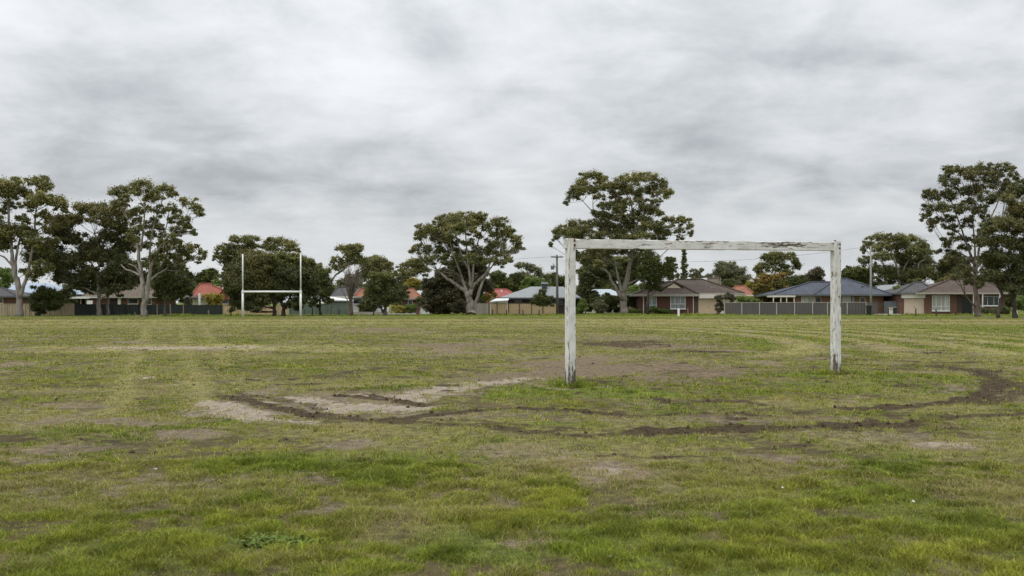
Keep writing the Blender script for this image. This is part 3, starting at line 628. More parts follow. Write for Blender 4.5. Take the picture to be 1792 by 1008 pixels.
tree('gum_tree', 'tallest white trunked gum on the left with forked smooth stems and open crown', 'tree', (253, 117),
 [[(252,None,11),(252,525,9),(249,500,8),(247,478,7),(243,450,6),(240,425,4.5),(230,402,3),(224,385,2)], [(255,530,7),(258,500,7),(262,478,6),(268,455,5),(280,432,4),(295,414,3),(310,396,2.2),(322,384,1.6)], [(245,482,4.2),(232,475,3),(220,471,2.6),(212,463,1.8)], [(260,494,4),(274,481,3),(288,472,2.4),(300,464,1.6)], [(246,440,4),(250,410,3),(253,370,2),(251,340,1.5)],
  [(263,472,4),(262,440,3),(268,400,2.5),(284,350,1.5)], [(246,484,3),(238,468,2),(225,462,1.5)], [(276,438,3),(290,400,2),(296,370,1.4)]],
 [(210,335,19,11),(196,338,8,6,.4),(250,329,23,12,.6),(238,338,12,8),(290,331,16,10,.6),(300,340,10,8),(272,344,16,10),(208,356,16,7,.4),(253,368,17,10,.7),(282,368,13,12),(268,384,8,7,.4),(330,355,16,10,.7),(340,366,12,7),(349,376,8,6),(320,383,13,11),(310,404,18,9),(326,398,8,7,.4),(337,407,6,5,.4),
  (266,414,10,9,.4),(242,406,13,12,.4),(230,418,12,9),(252,428,17,7,.4),(288,434,17,12),(277,450,17,12,.4),(309,452,17,12,.5),(333,434,13,8),(341,453,13,7),(325,444,10,7,.4),(358,446,6,5,.5),(350,440,5,4),(262,395,12,8,.4),(276,400,10,9,.4),(300,420,12,9,.4),(285,415,10,8,.4),(222,350,10,7),(300,362,10,8),(240,388,10,8,.4),(318,440,12,8,.4),(262,350,12,8),(310,370,9,7),(322,471,8,6,.35),(295,472,18,13,.35),(309,428,12,8,.4),(300,384,8,6,.4),(232,372,8,6,.4),(264,466,10,8,.3)], size=.27, dens=.75, group=GUMS, spread=.5)
tree('young_gum', 'sapling with thin pinkish trunk in front of the dark green fence', 'tree', (288.5, 120),
 [[(288.5,None,4),(288,530,3.2),(285,512,2.6),(280,500,2)], [(286,518,2),(293,502,1.5)]],
 [(286,492,16,12,.4),(302,500,16,12,.3),(274,502,12,10,.3),(316,498,12,14,.3),(310,516,12,12,.25),(296,520,12,10,.25),(325,508,10,12,.25),(279,515,10,8,.3)], leaf='dark_leaf', bk='tan_bark', group=GUMS)
tree('shrub', 'dense dark round bush against the khaki fence at far left', 'shrub', (68.5, 122),
 [[(68.5,None,5),(69,540,4),(70,528,3)]], [(80,517,20,12,.3),(66,520,14,12,.35),(92,526,14,12,.3),(72,532,20,12,.2),(88,538,14,8,.2),(62,536,9,7,.3),(98,534,8,8,.35),(76,508,14,7,.4),(68,545,8,5,.2),(104,522,8,9,.4)], leaf='dark_leaf', bk='dark_bark', size=.2, dens=1.3)
tree('shrub', 'loose olive shrub to the right of the dark bush behind the khaki fence', 'shrub', (116, 134), [],
 blob(98,134,500,546,14,8,.4), leaf='olive_leaf', size=.22)
# ---- middle left
tree('gum_tree', 'grey gum with drooping crown behind the bushy trees left of the goal posts', 'tree', (412, 190),
 [[(412,None,5),(412,490,4),(410,455,3),(405,425,2)], [(411,470,3),(430,440,2),(440,424,1.5)]],
 [(411,419,13,8,.5),(439,419,18,7,.5),(391,435,14,9),(418,434,18,9),(440,430,14,9),(386,450,9,9,.4),(403,448,15,10,.4),(411,461,20,10,.3),(379,443,5,7,.4),(375,452,3,5),(428,446,18,10,.35),(398,464,8,6,.3)], leaf='gum_leaf', size=.36, dens=.9, group=BACK, tint=.45)
tree('gum_tree', 'gum crown rising behind the right upright of the rugby goal', 'tree', (492, 190),
 [[(492,None,5),(492,490,4),(493,450,3),(494,430,2)], [(492,460,3),(508,440,2),(515,432,1.2)]],
 [(475,425,13,8),(493,423,16,8,.6),(511,430,14,9,.6),(519,439,6,6),(478,436,15,8,.4),(500,438,10,6,.4),(464,430,8,6)], size=.36, dens=.9, group=BACK)
tree('bushy_tree', 'big brownish bushy tree behind the left upright of the rugby goal', 'tree', (480, 121),
 [[(479,None,7),(480,535,6),(476,515,5),(468,490,4)], [(478,525,4),(455,505,3),(435,490,2)]],
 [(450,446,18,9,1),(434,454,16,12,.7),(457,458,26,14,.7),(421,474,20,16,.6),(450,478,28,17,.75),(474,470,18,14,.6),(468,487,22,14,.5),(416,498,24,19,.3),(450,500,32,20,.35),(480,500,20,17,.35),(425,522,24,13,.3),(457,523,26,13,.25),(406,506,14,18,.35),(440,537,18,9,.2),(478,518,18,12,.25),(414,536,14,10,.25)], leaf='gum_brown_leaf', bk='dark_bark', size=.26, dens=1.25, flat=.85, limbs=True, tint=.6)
tree('bushy_tree', 'yellow topped bushy tree with forked black trunk behind the right upright of the rugby goal', 'tree', (497, 121),
 [[(497,None,8),(496,537,6),(491,522,4)], [(498,540,6),(505,525,4),(512,510,3)]],
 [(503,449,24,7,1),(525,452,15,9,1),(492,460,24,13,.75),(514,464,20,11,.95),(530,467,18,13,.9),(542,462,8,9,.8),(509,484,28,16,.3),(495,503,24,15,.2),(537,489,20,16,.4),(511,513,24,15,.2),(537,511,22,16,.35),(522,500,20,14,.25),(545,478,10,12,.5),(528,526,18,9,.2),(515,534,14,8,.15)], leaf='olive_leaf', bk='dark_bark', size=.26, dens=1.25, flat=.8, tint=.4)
tree('bushy_tree', 'dark green rounded tree on the right flank of the bushy clump beside the sage fence', 'tree', (560, 128),
 [[(561,None,5),(560,530,4),(560,510,3)]],
 [(555,469,10,8,.6),(566,480,14,11,.5),(553,486,14,14,.3),(564,497,18,14,.4),(561,515,18,13,.35),(573,513,8,11,.4),(551,529,10,8,.3),(574,528,8,6,.7),(548,505,14,14,.25)], leaf='dark_leaf', bk='dark_bark', size=.26, dens=1.25)
for nm, lab, bx, Y, cl, lf in (
 ('leafy_tree', 'dark green rounded tree above the red roof left of the rugby goal', 365, 185, blob(342,388,466,512,16,9,.5), 'dark_leaf'),
 ('leafy_tree', 'rusty orange tree peeping out left of the brownish bushy tree', 392, 178, blob(372,414,470,516,14,8,.45), 'orange_leaf'),
 ('leafy_tree', 'bright green small tree directly above the red roof chimney', 379, 172, blob(366,394,488,512,8,7,.7), 'fresh_leaf'),
 ('leafy_tree', 'pale grey green tree between the white trunked gum and the red roof', 328, 190, blob(305,350,474,520,16,9,.6), 'grey_leaf'),
 ('leafy_tree', 'light green tree behind the blue white roof at far left', 6, 190, blob(-30,34,468,510,16,10,.55), 'fresh_leaf'),
 ('leafy_tree', 'greyish tree behind the tan tiled roof between the left gums', 128, 185, blob(100,160,490,530,14,9,.6), 'grey_leaf'),
 ('leafy_tree', 'dark tree mass behind the tan tiled house on the left', 255, 160, blob(175,345,446,530,60,13,.25), 'dark_leaf'),
):
    tree(nm, lab, 'tree', (bx, Y), [[(bx, None, 4), (bx + 1, (cl[0][1] + 20), 3)]], cl, leaf=lf, bk='dark_bark', size=.34, dens=1.1, group=BACK)
tree('shrub', 'yellow green shrub over the dark green fence before the red roofed house', 'shrub', (374, 138), [], blob(350,397,512,543,14,8,.7), leaf='yellow_leaf', size=.22, tint=.35, group=SHR)
# ---- centre left
tree('gum_tree', 'pale gum with open crown behind the bare tree left of centre', 'tree', (596, 180),
 [[(578,None,5),(578,505,4.5),(582,488,4),(592,478,3.4),(604,470,2.6),(615,452,2)], [(598,474,3),(592,460,2)]],
 [(625,433,15,6,.6),(600,435,13,7,.5),(614,443,18,8,.5),(589,455,11,7),(622,453,14,8),(593,468,14,8,.4),(634,458,12,9,.4),(606,460,14,7,.4),(612,434,12,5,.6),(582,462,5,5)], size=.34, dens=.8, group=BACK)
tree('gum_tree', 'darker gum beside the pale open gum, above the round shrubby tree', 'tree', (662, 195),
 [[(662,None,5),(662,480,4),(668,462,2.5)]], [(658,454,16,7,.5),(672,463,12,8,.5),(683,469,7,9),(645,467,14,11,.35),(660,470,16,10,.35),(650,480,18,10,.3),(636,482,16,10,.3),(675,480,14,10,.35)], size=.36, group=BACK)
tree('bushy_tree', 'low dark tree behind the bare tree and grey roof', 'tree', (600, 190), [], blob(578,650,478,520,18,10,.35), leaf='grey_leaf', size=.34, group=BACK, tint=.3)
def bare_tree():
    bx, Y = 614, 127; k = Y / F; root = thing('bare_tree', 'leafless twiggy tree in front of the grey roof left of centre', 'tree', ((bx - CX) / F * Y, Y, 0))
    mb = MB()
    t = smooth_path([at(615, 553, Y), at(614, 530, Y), at(616, 510, Y)], 4); mb.tube(t, list(np.linspace(.28, .16, len(t))), 7)
    for i in range(34):
        ex = rng.uniform(588, 642); ey = rng.uniform(456, 500) - 0 * abs(ex - 615); s = t[rng.integers(3, len(t))]
        e = at(ex, ey, Y + rng.normal(0, 1)); m = s.lerp(e, .5) + Vector((rng.normal(0, .2), 0, rng.uniform(0, .5)))
        p = smooth_path([s, m, e], 4); mb.tube(p, list(np.linspace(.065, .02, len(p))), 5)
        for _ in range(4):
            q = p[rng.integers(3, len(p) - 1)]; e2 = q + Vector((rng.normal(0, .5), rng.normal(0, .5), rng.uniform(.4, 1.4)))
            mb.tube([q, q.lerp(e2, .5) + Vector((.05, 0, 0)), e2], [.026, .02, .014], 4)
    mb.build('trunk', M['tan_bark'], root, smooth=True)
bare_tree()
tree('bushy_tree', 'rounded olive tree with short brown trunk standing alone left of centre', 'tree', (674, 124),
 [[(674,None,8),(675,540,6),(672,522,4),(668,505,3)], [(676,536,5),(684,520,3),(690,508,2)], [(670,545,4),(662,530,3)]],
 [(660,485,14,8,.8),(680,486,20,10,.7),(694,497,16,12,.6),(660,502,22,14,.6),(685,511,24,14,.45),(654,522,18,12,.4),(697,520,14,11,.4),(672,528,18,9,.3),(645,513,10,10,.5),(703,509,9,10,.5),(676,500,16,10,.55),(648,534,10,8,.3)], leaf='olive_leaf', bk='tan_bark', size=.24, dens=1.15, flat=.85)
tree('gum_tree', 'small gum left of the large spreading gum, over the yellow tree', 'tree', (718, 175),
 [[(718,None,4),(718,500,3),(722,475,2)]], [(722,460,14,6,.5),(735,464,14,8,.5),(708,468,12,7),(715,478,14,8,.4),(700,480,10,7,.4),(742,474,12,9,.4),(728,476,10,7,.4),(706,490,12,8,.3)], size=.34, group=BACK)
for nm, lab, bx, Y, cl, lf in (
 ('leafy_tree', 'yellow autumn tree above the orange roof left of the spreading gum', 722, 172, blob(707,736,482,508,9,7,.7), 'yellow_leaf'),
 ('leafy_tree', 'pale lime tree squeezed between olive tree and yellow tree', 706, 176, blob(698,715,490,520,7,6,.7), 'fresh_leaf'),
 ('bushy_tree', 'dark reddish tree left of the spreading gum trunk', 770, 140, blob(735,822,468,552,44,12,.5), 'red_leaf'),
 ('bushy_tree', 'dark tree filling in behind the spreading gum trunk', 815, 150, blob(770,860,440,548,46,14,.35), 'red_leaf'),
 ('bushy_tree', 'bushy dark green tree behind the orange roof and white fence', 745, 150, blob(728,768,496,545,16,9,.4), 'dark_leaf'),
 ('leafy_tree', 'dark tree to the right of the spreading gum behind the red roof', 872, 185, blob(848,898,474,520,16,11,.35), 'dark_leaf'),
 ('leafy_tree', 'mixed green tree behind the red roof beside the grey roofed house', 905, 195, blob(884,940,470,520,20,11,.5), 'olive_leaf'),
 ('leafy_tree', 'mid green rounded tree above the left slope of the grey roof', 932, 190, blob(908,962,484,516,16,9,.6), 'fresh_leaf'),
 ('leafy_tree', 'dark green tree behind the power pole', 962, 200, blob(938,1000,478,520,18,11,.4), 'dark_leaf'),
):
    tree(nm, lab, 'tree', (bx, Y), [[(bx, None, 4), (bx + 1, (cl[0][1] + 20), 3)]], cl, leaf=lf, bk='dark_bark', size=.30, dens=1.15, group=BACK)
tree('gum_tree', 'distant gum with flat top above the grey roofed house right of the spreading gum', 'tree', (930, 260),
 [[(930,None,3),(930,490,2.5)]], [(915,464,13,5,.4),(926,468,12,6),(936,475,13,8,.4),(946,483,7,6,.4),(908,466,5,4)], size=.45, group=BACK, leaf='grey_leaf', tint=.3)
tree('gum_tree', 'large spreading gum at the centre with low forks and domed crown', 'tree', (825, 131),
 [[(824,None,17),(823,535,14),(820,520,11),(815,510,8),(805,504,6.5),(795,496,5.5),(783,488,5),(774,480,4),(766,474,2.5)], [(819,515,7),(813,500,5),(806,478,4),(800,462,2.5)], [(823,518,8),(825,503,7),(836,492,5),(850,479,4.4),(858,460,3),(866,438,2)], [(828,540,7),(834,525,6),(841,500,5),(848,486,4),(856,465,2.6)], [(825,505,6),(820,470,4),(817,440,3),(815,410,2),(814,385,1.5)], [(826,500,5),(829,460,3.4),(836,425,2.4),(846,395,1.5)], [(806,480,3),(795,450,2.4),(788,425,1.6)], [(818,470,3),(806,440,2.2),(797,410,1.6)], [(852,478,3),(866,460,2.2),(882,448,1.4)]],
 [(817,376,18,7,.6),(796,381,16,7,.5),(783,385,20,8,.6),(839,377,12,7,.55),(771,392,14,9),(805,387,28,10,.6),(840,388,15,11,.55),(827,392,16,8),(745,402,17,11,.55),(730,411,6,6),(872,391,20,9,.6),(887,402,13,9),(761,406,22,10),(812,401,24,9,.55),(788,402,20,8,.45),(738,415,12,9),(772,421,24,10,.5),(839,415,8,6,.5),(870,414,14,12,.5),(888,412,12,9),(904,418,10,8,.6),(910,432,7,8),(903,428,8,6),
  (725,439,8,7),(733,432,7,6),(750,440,18,10),(781,438,20,10,.45),(872,430,20,9,.5),(855,442,16,9,.4),(881,446,16,9,.45),(747,455,16,9,.35),(772,452,16,9,.35),(861,456,12,7,.35),(879,462,9,6),(899,440,9,7),(790,462,12,7,.35),(826,402,10,6,.5),(800,424,10,6,.4),(892,452,7,5),(822,425,12,7,.4),(835,436,12,8,.4),(808,440,12,8,.35),(824,452,12,8,.3),(845,458,12,8,.3),(800,452,12,8,.3),(790,412,12,8,.45),(853,402,10,7),(858,425,10,7)], size=.25, dens=.85, spread=.6, group=GUMS, tint=.5)
tree('shrub', 'small conical shrub in front of the dark brick wall of the grey roofed house', 'shrub', (950, 137), [], [(950,514,8,6,.6),(946,522,13,8,.5),(957,524,11,7,.5),(940,530,9,6,.4),(954,532,14,5,.4)], leaf='dark_leaf', size=.2, group=SHR, tint=.6)
# ---- centre right
tree('gum_tree', 'tallest gum behind the white football goal with tiered crown and thick pale trunk', 'tree', (1091, 141),
 [[(1091,None,14),(1091,530,12.5),(1091,518,13),(1095,500,9.5),(1099,480,8),(1104,455,6.5),(1108,425,5),(1110,395,4),(1106,365,3),(1103,345,2)], [(1088,520,8),(1079,505,5.5),(1070,492,5),(1066,480,4.4),(1058,472,3.8),(1046,468,3),(1028,462,2.4),(1010,452,1.6)], [(1089,516,7),(1083,490,4.6),(1078,470,3),(1076,450,2)], [(1097,498,4),(1110,492,3),(1121,484,2),(1128,476,1.3)], [(1108,428,3.6),(1116,408,3),(1126,390,2.2),(1145,370,1.5)], [(1104,450,3.4),(1080,420,2.6),(1052,395,2),(1036,370,1.5),(1020,352,1.2)], [(1110,395,3),(1128,375,2),(1150,350,1.5),(1165,340,1)], [(1106,440,3),(1140,420,2.2),(1170,405,1.6),(1190,395,1)],
  [(1056,396,2),(1040,375,1.6),(1037,340,1.2)], [(1104,352,2),(1090,335,1.5),(1078,352,1)], [(1076,465,3),(1050,440,2.2),(1022,418,1.5)]],
 [(1035,311,22,8,.6),(1018,322,15,9,.55),(1053,317,13,9),(1003,341,13,10),(992,352,6,7,.4),(1028,334,22,8,.45),(1050,330,14,8),(1005,329,8,6),(1107,311,24,8,.6),(1135,311,18,9,.6),(1086,321,14,10),(1157,323,16,10,.55),(1108,333,24,10,.6),(1140,330,18,9,.5),(1166,338,12,9,.5),(1082,347,9,10,.4),(1092,332,14,8),(1150,340,10,6),
  (1064,362,16,9,.5),(1130,365,20,9,.55),(1148,375,12,8),(1112,376,14,8,.45),(1058,378,14,8),(1074,382,18,10,.5),(1128,384,18,7,.4),(1009,395,19,10,.5),(1035,392,14,10),(982,405,14,10,.5),(972,415,7,7),(963,428,3,3),(1000,410,20,8,.45),(1023,410,20,9,.5),(1066,404,20,12,.45),(1095,396,18,10,.5),(1048,415,20,8,.4),(1138,398,20,10,.5),(1121,414,20,9,.4),(1158,410,16,8,.4),
  (1170,388,12,9,.55),(1164,403,14,8,.5),(1193,385,14,8,.55),(1206,396,6,8,.5),(1210,409,5,5),(1190,404,9,8,.5),(1190,416,6,7,.4),(1095,418,20,9,.35),(1075,424,20,8,.35),(1038,425,20,8,.35),(1028,444,17,8,.4),(1055,450,14,8,.4),(1010,448,8,8,.4),(1085,440,18,8,.35),(1112,434,18,8,.35),(1085,455,12,6,.35),(1085,368,12,9,.4),(1098,384,14,9,.4),(1015,404,16,9,.4),(1058,394,16,9,.4),(1118,404,16,9,.4),(1148,398,14,9,.45),(1085,408,16,9,.35),(1000,420,14,7,.4),(1042,434,16,8,.35),(1070,440,16,8,.35),(1130,430,16,8,.35),(1150,420,12,7,.4),(1100,356,10,8),(1120,352,12,8),(1020,456,14,8,.3),(1046,462,12,7,.3),(1066,325,12,9,.5),(1071,338,10,8,.45),(1050,344,10,7,.45),(1082,358,12,9,.45),(1046,376,12,8,.4),(1150,352,10,7,.45)], size=.26, dens=.95, spread=.55, group=GUMS, tint=.5)
tree('bushy_tree', 'dense dark tree right of the tallest gum trunk overhanging the brick house roof', 'tree', (1140, 137),
 [[(1134,None,4),(1134,525,3.4),(1136,500,3)], [(1135,510,3),(1150,490,2)]],
 [(1138,452,18,12,.4),(1142,464,20,14,.5),(1159,476,18,17,.45),(1132,484,18,14,.3),(1150,492,16,10,.3),(1128,468,12,14,.3),(1137,503,12,6,.25),(1120,480,8,10,.25),(1168,464,8,12,.4),(1152,505,8,5,.3)], leaf='dark_leaf', bk='dark_bark', size=.26, dens=1.1, tint=.5)
tree('slender_tree', 'thin open tree showing right of the dense dark tree above the brick house roof', 'tree', (1178, 180),
 [[(1178,None,3),(1178,480,2),(1178,460,1.4)]], [(1177,458,6,8,.4),(1180,470,6,7,.4),(1174,482,6,7,.4),(1184,484,4,5),(1170,470,5,8,.35)], leaf='dark_leaf', bk='dark_bark', size=.32, dens=.9, group=BACK)
for nm, lab, bx, Y, cl, lf in (
 ('bushy_tree', 'dark leafy tree right behind the left post of the football goal', 1018, 150, blob(1004,1048,466,548,26,11,.45), 'olive_leaf'),
 ('bushy_tree', 'dark tree left of the tallest gum behind its lower limbs', 1060, 176, blob(1012,1088,436,530,50,12,.2), 'dark_leaf'),
 ('leafy_tree', 'bright green tree between trunk of tallest gum and the brick house', 1108, 165, blob(1096,1120,498,524,8,7,.6), 'fresh_leaf'),
 ('leafy_tree', 'dark foliage behind the fork of the tallest gum', 1105, 180, blob(1076,1135,440,516,30,11,.25), 'dark_leaf'),
):
    tree(nm, lab, 'tree', (bx, Y), [[(bx, None, 4), (bx + 1, (cl[0][1] + 20), 3)]], cl, leaf=lf, bk='dark_bark', size=.28, dens=1.15)
tree('shrub', 'cone shaped green shrub beside the left goal post in the mulched bed', 'shrub', (1018, 139), [], [(1019,528,5,6,.6),(1018,536,8,7,.5),(1019,544,10,6,.4)], leaf='fresh_leaf', size=.16, group=SHR, tint=.4)
tree('shrub', 'grey purple leafed bush in the mulched bed left of the tallest gum', 'shrub', (1050, 140), [], blob(1034,1064,526,549,10,7,.3), leaf='grey_leaf', size=.18, group=SHR)
tree('hedge', 'dark clipped hedge with orange flecks behind the tallest gum trunk', 'hedge', (1075, 146), [], [(1045,525,14,8,.35),(1062,528,14,9,.3),(1080,530,14,10,.25),(1100,528,12,9,.25),(1110,534,8,8,.2),(1052,538,14,8,.3),(1072,542,16,7,.2),(1095,542,14,7,.2),(1060,519,10,5,.5),(1078,521,9,4,.8),(1088,522,7,4,.8)], leaf='dark_leaf', size=.2, dens=1.3)
for lab, cl in (('low garden plants under the left window of the brick house', [(1143,540,8,4,.5),(1138,545,10,4,.4),(1150,545,9,4,.5)]), ('low green plants between the two windows of the brick house', [(1160,544,9,4,.5),(1168,546,7,3,.4)]), ('pale green tufted plants beside the tallest gum trunk', [(1101,543,4,5,.9),(1110,544,4,4,.8),(1117,546,6,3,.5)])):
    tree('garden_plant', lab, 'plant', (cl[0][0], 141), [], cl, leaf='fresh_leaf', size=.14, group=SHR)
def cypress():
    Y = 190; x0 = 1197; root = thing('cypress', 'narrow column shaped cypress under the crossbar behind the brick house', 'tree', ((x0 - CX) / F * Y, Y, 0))
    cl = []
    for py in np.arange(430, 520, 5.0):
        h = np.interp(py, [428, 440, 470, 495, 520], [1.2, 3.8, 6.8, 9, 10]); cl.append((x0 + rng.normal(0, .4), py, h, 4.5, .4))
    k = Y / F; MB().tube([at(x0, 546, Y), at(x0, 500, Y), at(x0, 440, Y)], [.3, .2, .05], 6).build('trunk', M['dark_bark'], root)
    leaves('crown', [tuple(at(c[0], c[1], Y)) for c in cl], [(c[2] * k, c[2] * k, c[3] * k) for c in cl], M['dark_leaf'], root, .24, 2.4, [.4 + rng.normal(0, .15) for c in cl])
cypress()
tree('slender_tree', 'thin distant tree right of the cypress above the brown roof', 'tree', (1220, 200), [[(1219,None,3),(1219,490,2),(1219,475,1)], [(1219,485,1.6),(1228,474,1)]],
 [(1214,474,6,4),(1220,480,6,6),(1229,473,5,3),(1217,488,8,6,.4),(1226,484,5,4,.4),(1212,482,5,4)], leaf='grey_leaf', bk='dark_bark', size=.34, group=BACK, tint=.35)
for nm, lab, bx, Y, cl, lf in (
 ('leafy_tree', 'large grey green domed tree far behind the brown roofed brick house', 1278, 230, [(1265,466,14,8,.5),(1278,465,12,7,.5),(1270,475,18,8),(1292,476,16,9,.5),(1282,484,22,9,.4),(1303,486,12,7,.4),(1262,488,14,8,.4),(1254,478,8,8,.4),(1240,484,7,6,.4),(1248,492,10,7,.4),(1290,495,20,8,.35)], 'grey_leaf'),
 ('leafy_tree', 'low green tree behind the orange roof right of the brick house', 1270, 185, blob(1254,1300,488,524,12,9,.5), 'dark_leaf'),
 ('leafy_tree', 'dark tree behind the orange autumn tree', 1385, 190, blob(1360,1416,472,530,22,11,.25), 'dark_leaf'),
 ('leafy_tree', 'orange and yellow autumn tree left of the slate roofed house', 1340, 155, [(1339,489,13,9,.75),(1328,497,12,9,.65),(1352,487,10,7,.75),(1346,503,18,11,.6),(1362,497,12,9,.5),(1338,515,16,9,.5),(1358,512,16,9,.45),(1328,508,10,10,.5),(1368,482,7,6,.9),(1372,507,10,8,.4),(1345,525,18,6,.4)], 'orange_leaf'),
 ('leafy_tree', 'dull brown leafed tree behind the left slope of the slate roof', 1428, 195, blob(1405,1454,465,520,18,10,.55), 'red_leaf'),
 ('leafy_tree', 'green tree left of the orange autumn tree behind the orange roof', 1314, 180, blob(1300,1332,484,528,12,8,.5), 'yellow_leaf'),
 ('leafy_tree', 'green mounded tree just right of the right goal post', 1500, 190, blob(1466,1540,464,528,36,11,.5), 'dark_leaf'),
 ('leafy_tree', 'wispy tree poking up beside the right goal post', 1484, 200, [(1483,470,5,5,.6),(1480,478,7,6),(1490,475,5,5),(1485,486,9,7)], 'olive_leaf'),
 ('leafy_tree', 'dull olive tree behind the brown tiled roof on the right', 1670, 190, blob(1630,1706,440,522,44,11,.45), 'gum_brown_leaf'),
 ('leafy_tree', 'twiggy brownish tree above the ridge of the brown tiled roof', 1650, 172, blob(1630,1676,484,522,14,8,.7), 'gum_brown_leaf'),
 ('leafy_tree', 'dark tree filling in behind the two trees at the far right', 1745, 175, blob(1715,1830,470,545,34,14,.2), 'dark_leaf'),
):
    tree(nm, lab, 'tree', (bx, Y), [[(bx, None, 4), (bx + 1, (cl[0][1] + 20), 3)]], cl, leaf=lf, bk='dark_bark', size=.32, dens=1.1, group=BACK)
tree('gum_tree', 'umbrella topped gum framed under the crossbar behind the autumn tree', 'tree', (1357, 215),
 [[(1357,None,4),(1356,490,3),(1358,465,2),(1362,450,1.2)]], [(1362,446,22,6,.6),(1343,451,14,6,.5),(1382,450,12,6,.5),(1357,458,18,7,.4),(1394,466,8,7,.4),(1390,458,8,6),(1325,468,8,6,.4),(1337,466,10,7,.4),(1330,478,10,7,.35),(1350,472,12,7,.3),(1372,466,10,6,.3),(1375,478,12,8,.3)], size=.4, group=BACK)
tree('gum_tree', 'wide dark gum with many stems behind the light pole', 'tree', (1575, 185),
 [[(1575,None,6),(1574,500,5),(1570,470,3.5),(1560,440,2)], [(1574,500,4),(1582,470,3),(1600,440,2)], [(1550,None,5),(1552,500,4),(1545,460,2.5)], [(1600,None,5),(1600,500,4),(1608,460,2.5)]],
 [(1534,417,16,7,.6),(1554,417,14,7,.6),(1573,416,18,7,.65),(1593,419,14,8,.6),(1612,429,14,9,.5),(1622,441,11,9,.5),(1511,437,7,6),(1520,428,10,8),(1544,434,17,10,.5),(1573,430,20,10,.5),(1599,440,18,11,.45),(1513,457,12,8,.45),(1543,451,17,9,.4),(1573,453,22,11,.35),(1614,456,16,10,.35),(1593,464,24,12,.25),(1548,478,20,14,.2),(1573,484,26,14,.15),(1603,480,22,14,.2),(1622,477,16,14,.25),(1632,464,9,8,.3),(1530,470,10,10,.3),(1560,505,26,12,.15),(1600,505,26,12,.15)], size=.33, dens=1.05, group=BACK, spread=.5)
tree('gum_tree', 'tall open gum on the right with reddish trunk in front of the brown tiled house', 'tree', (1709, 115.5),
 [[(1709,None,10),(1708,530,8),(1707,505,7.5),(1707,480,6.5),(1704,462,5),(1696,440,4),(1686,410,3),(1675,380,2.2),(1664,350,1.5)], [(1707,480,5),(1712,450,4),(1716,415,3.4),(1722,380,2.6),(1728,345,2)], [(1706,465,4),(1706,430,3),(1703,390,2.2),(1700,340,1.5)], [(1716,418,3),(1735,380,2.2),(1750,345,1.5)], [(1701,455,3),(1684,445,2),(1668,440,1.3)], [(1690,420,2.4),(1665,395,1.8),(1640,375,1.2)], [(1713,None,6),(1713,535,5),(1710,510,3)], [(1708,470,3.5),(1722,455,3),(1740,430,2)]],
 [(1659,300,13,10,.55),(1677,297,14,8,.6),(1700,302,14,8),(1719,294,18,9,.6),(1757,294,14,10,.6),(1740,303,14,8),(1771,304,9,10),(1779,314,6,6),(1698,308,18,11,.5),(1733,313,20,11,.5),(1664,321,17,11,.5),(1650,310,8,7),(1707,330,20,11,.45),(1748,327,18,11,.5),(1766,322,10,8),(1630,344,13,11,.5),(1622,338,6,5),(1659,344,17,11,.45),(1685,336,14,9),(1725,347,20,10,.4),(1757,341,16,9),(1622,367,11,11,.5),(1617,379,6,8),(1649,363,16,10,.45),(1683,364,16,11,.4),(1716,368,15,11,.35),(1700,355,12,8),
  (1629,394,9,10,.5),(1638,384,8,7),(1661,384,14,8,.4),(1671,402,11,9,.4),(1695,390,13,11,.35),(1728,386,12,10,.3),(1654,398,8,6),(1659,431,10,8,.45),(1668,420,8,7),(1675,446,9,7,.45),(1644,440,4,4),(1652,418,5,4),(1689,434,11,8,.4),(1706,418,12,10,.3),(1684,418,9,7),(1720,408,10,8,.3),(1698,455,8,7,.4),(1690,472,12,9,.5),(1676,484,10,8,.5),(1715,500,10,7,.45),(1696,492,10,7,.5)], size=.24, dens=.68, spread=.5, leaf='gum_brown_leaf', bk='tan_bark', group=GUMS, tint=.45, fine=1.2)
tree('bushy_tree', 'heavy dark tree with spreading shade at the far right edge', 'tree', (1776, 106),
 [[(1776,None,9),(1775,540,7),(1773,520,7),(1770,500,5),(1764,480,4)], [(1774,520,5),(1782,500,4),(1792,480,3)], [(1771,505,4),(1755,485,3),(1745,475,2)], [(1747,None,6),(1750,530,6),(1754,515,5),(1745,498,4),(1735,480,3)]],
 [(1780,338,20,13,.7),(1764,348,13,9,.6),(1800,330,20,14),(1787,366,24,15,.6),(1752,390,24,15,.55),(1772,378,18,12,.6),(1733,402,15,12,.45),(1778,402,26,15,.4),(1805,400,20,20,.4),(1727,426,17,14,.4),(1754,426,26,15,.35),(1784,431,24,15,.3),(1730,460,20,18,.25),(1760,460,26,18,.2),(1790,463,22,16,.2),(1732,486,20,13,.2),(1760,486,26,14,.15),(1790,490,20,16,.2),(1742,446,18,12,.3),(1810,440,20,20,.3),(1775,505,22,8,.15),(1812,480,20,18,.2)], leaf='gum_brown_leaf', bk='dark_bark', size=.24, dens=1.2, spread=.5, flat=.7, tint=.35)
tree('shrub', 'light green shrub glimpsed behind the dark tree at the right edge', 'shrub', (1788, 140), [], blob(1774,1812,512,548,10,8,.35), leaf='fresh_leaf', size=.2, group=SHR)
tree('shrub', 'rambling olive bushes under the veranda window of the brown tiled house', 'shrub', (1728, 139), [], [(1716,542,6,5,.6),(1724,545,10,4,.4),(1738,544,8,5,.3),(1750,542,8,6,.4),(1762,543,8,6,.3)], leaf='olive_leaf', size=.17, group=SHR)
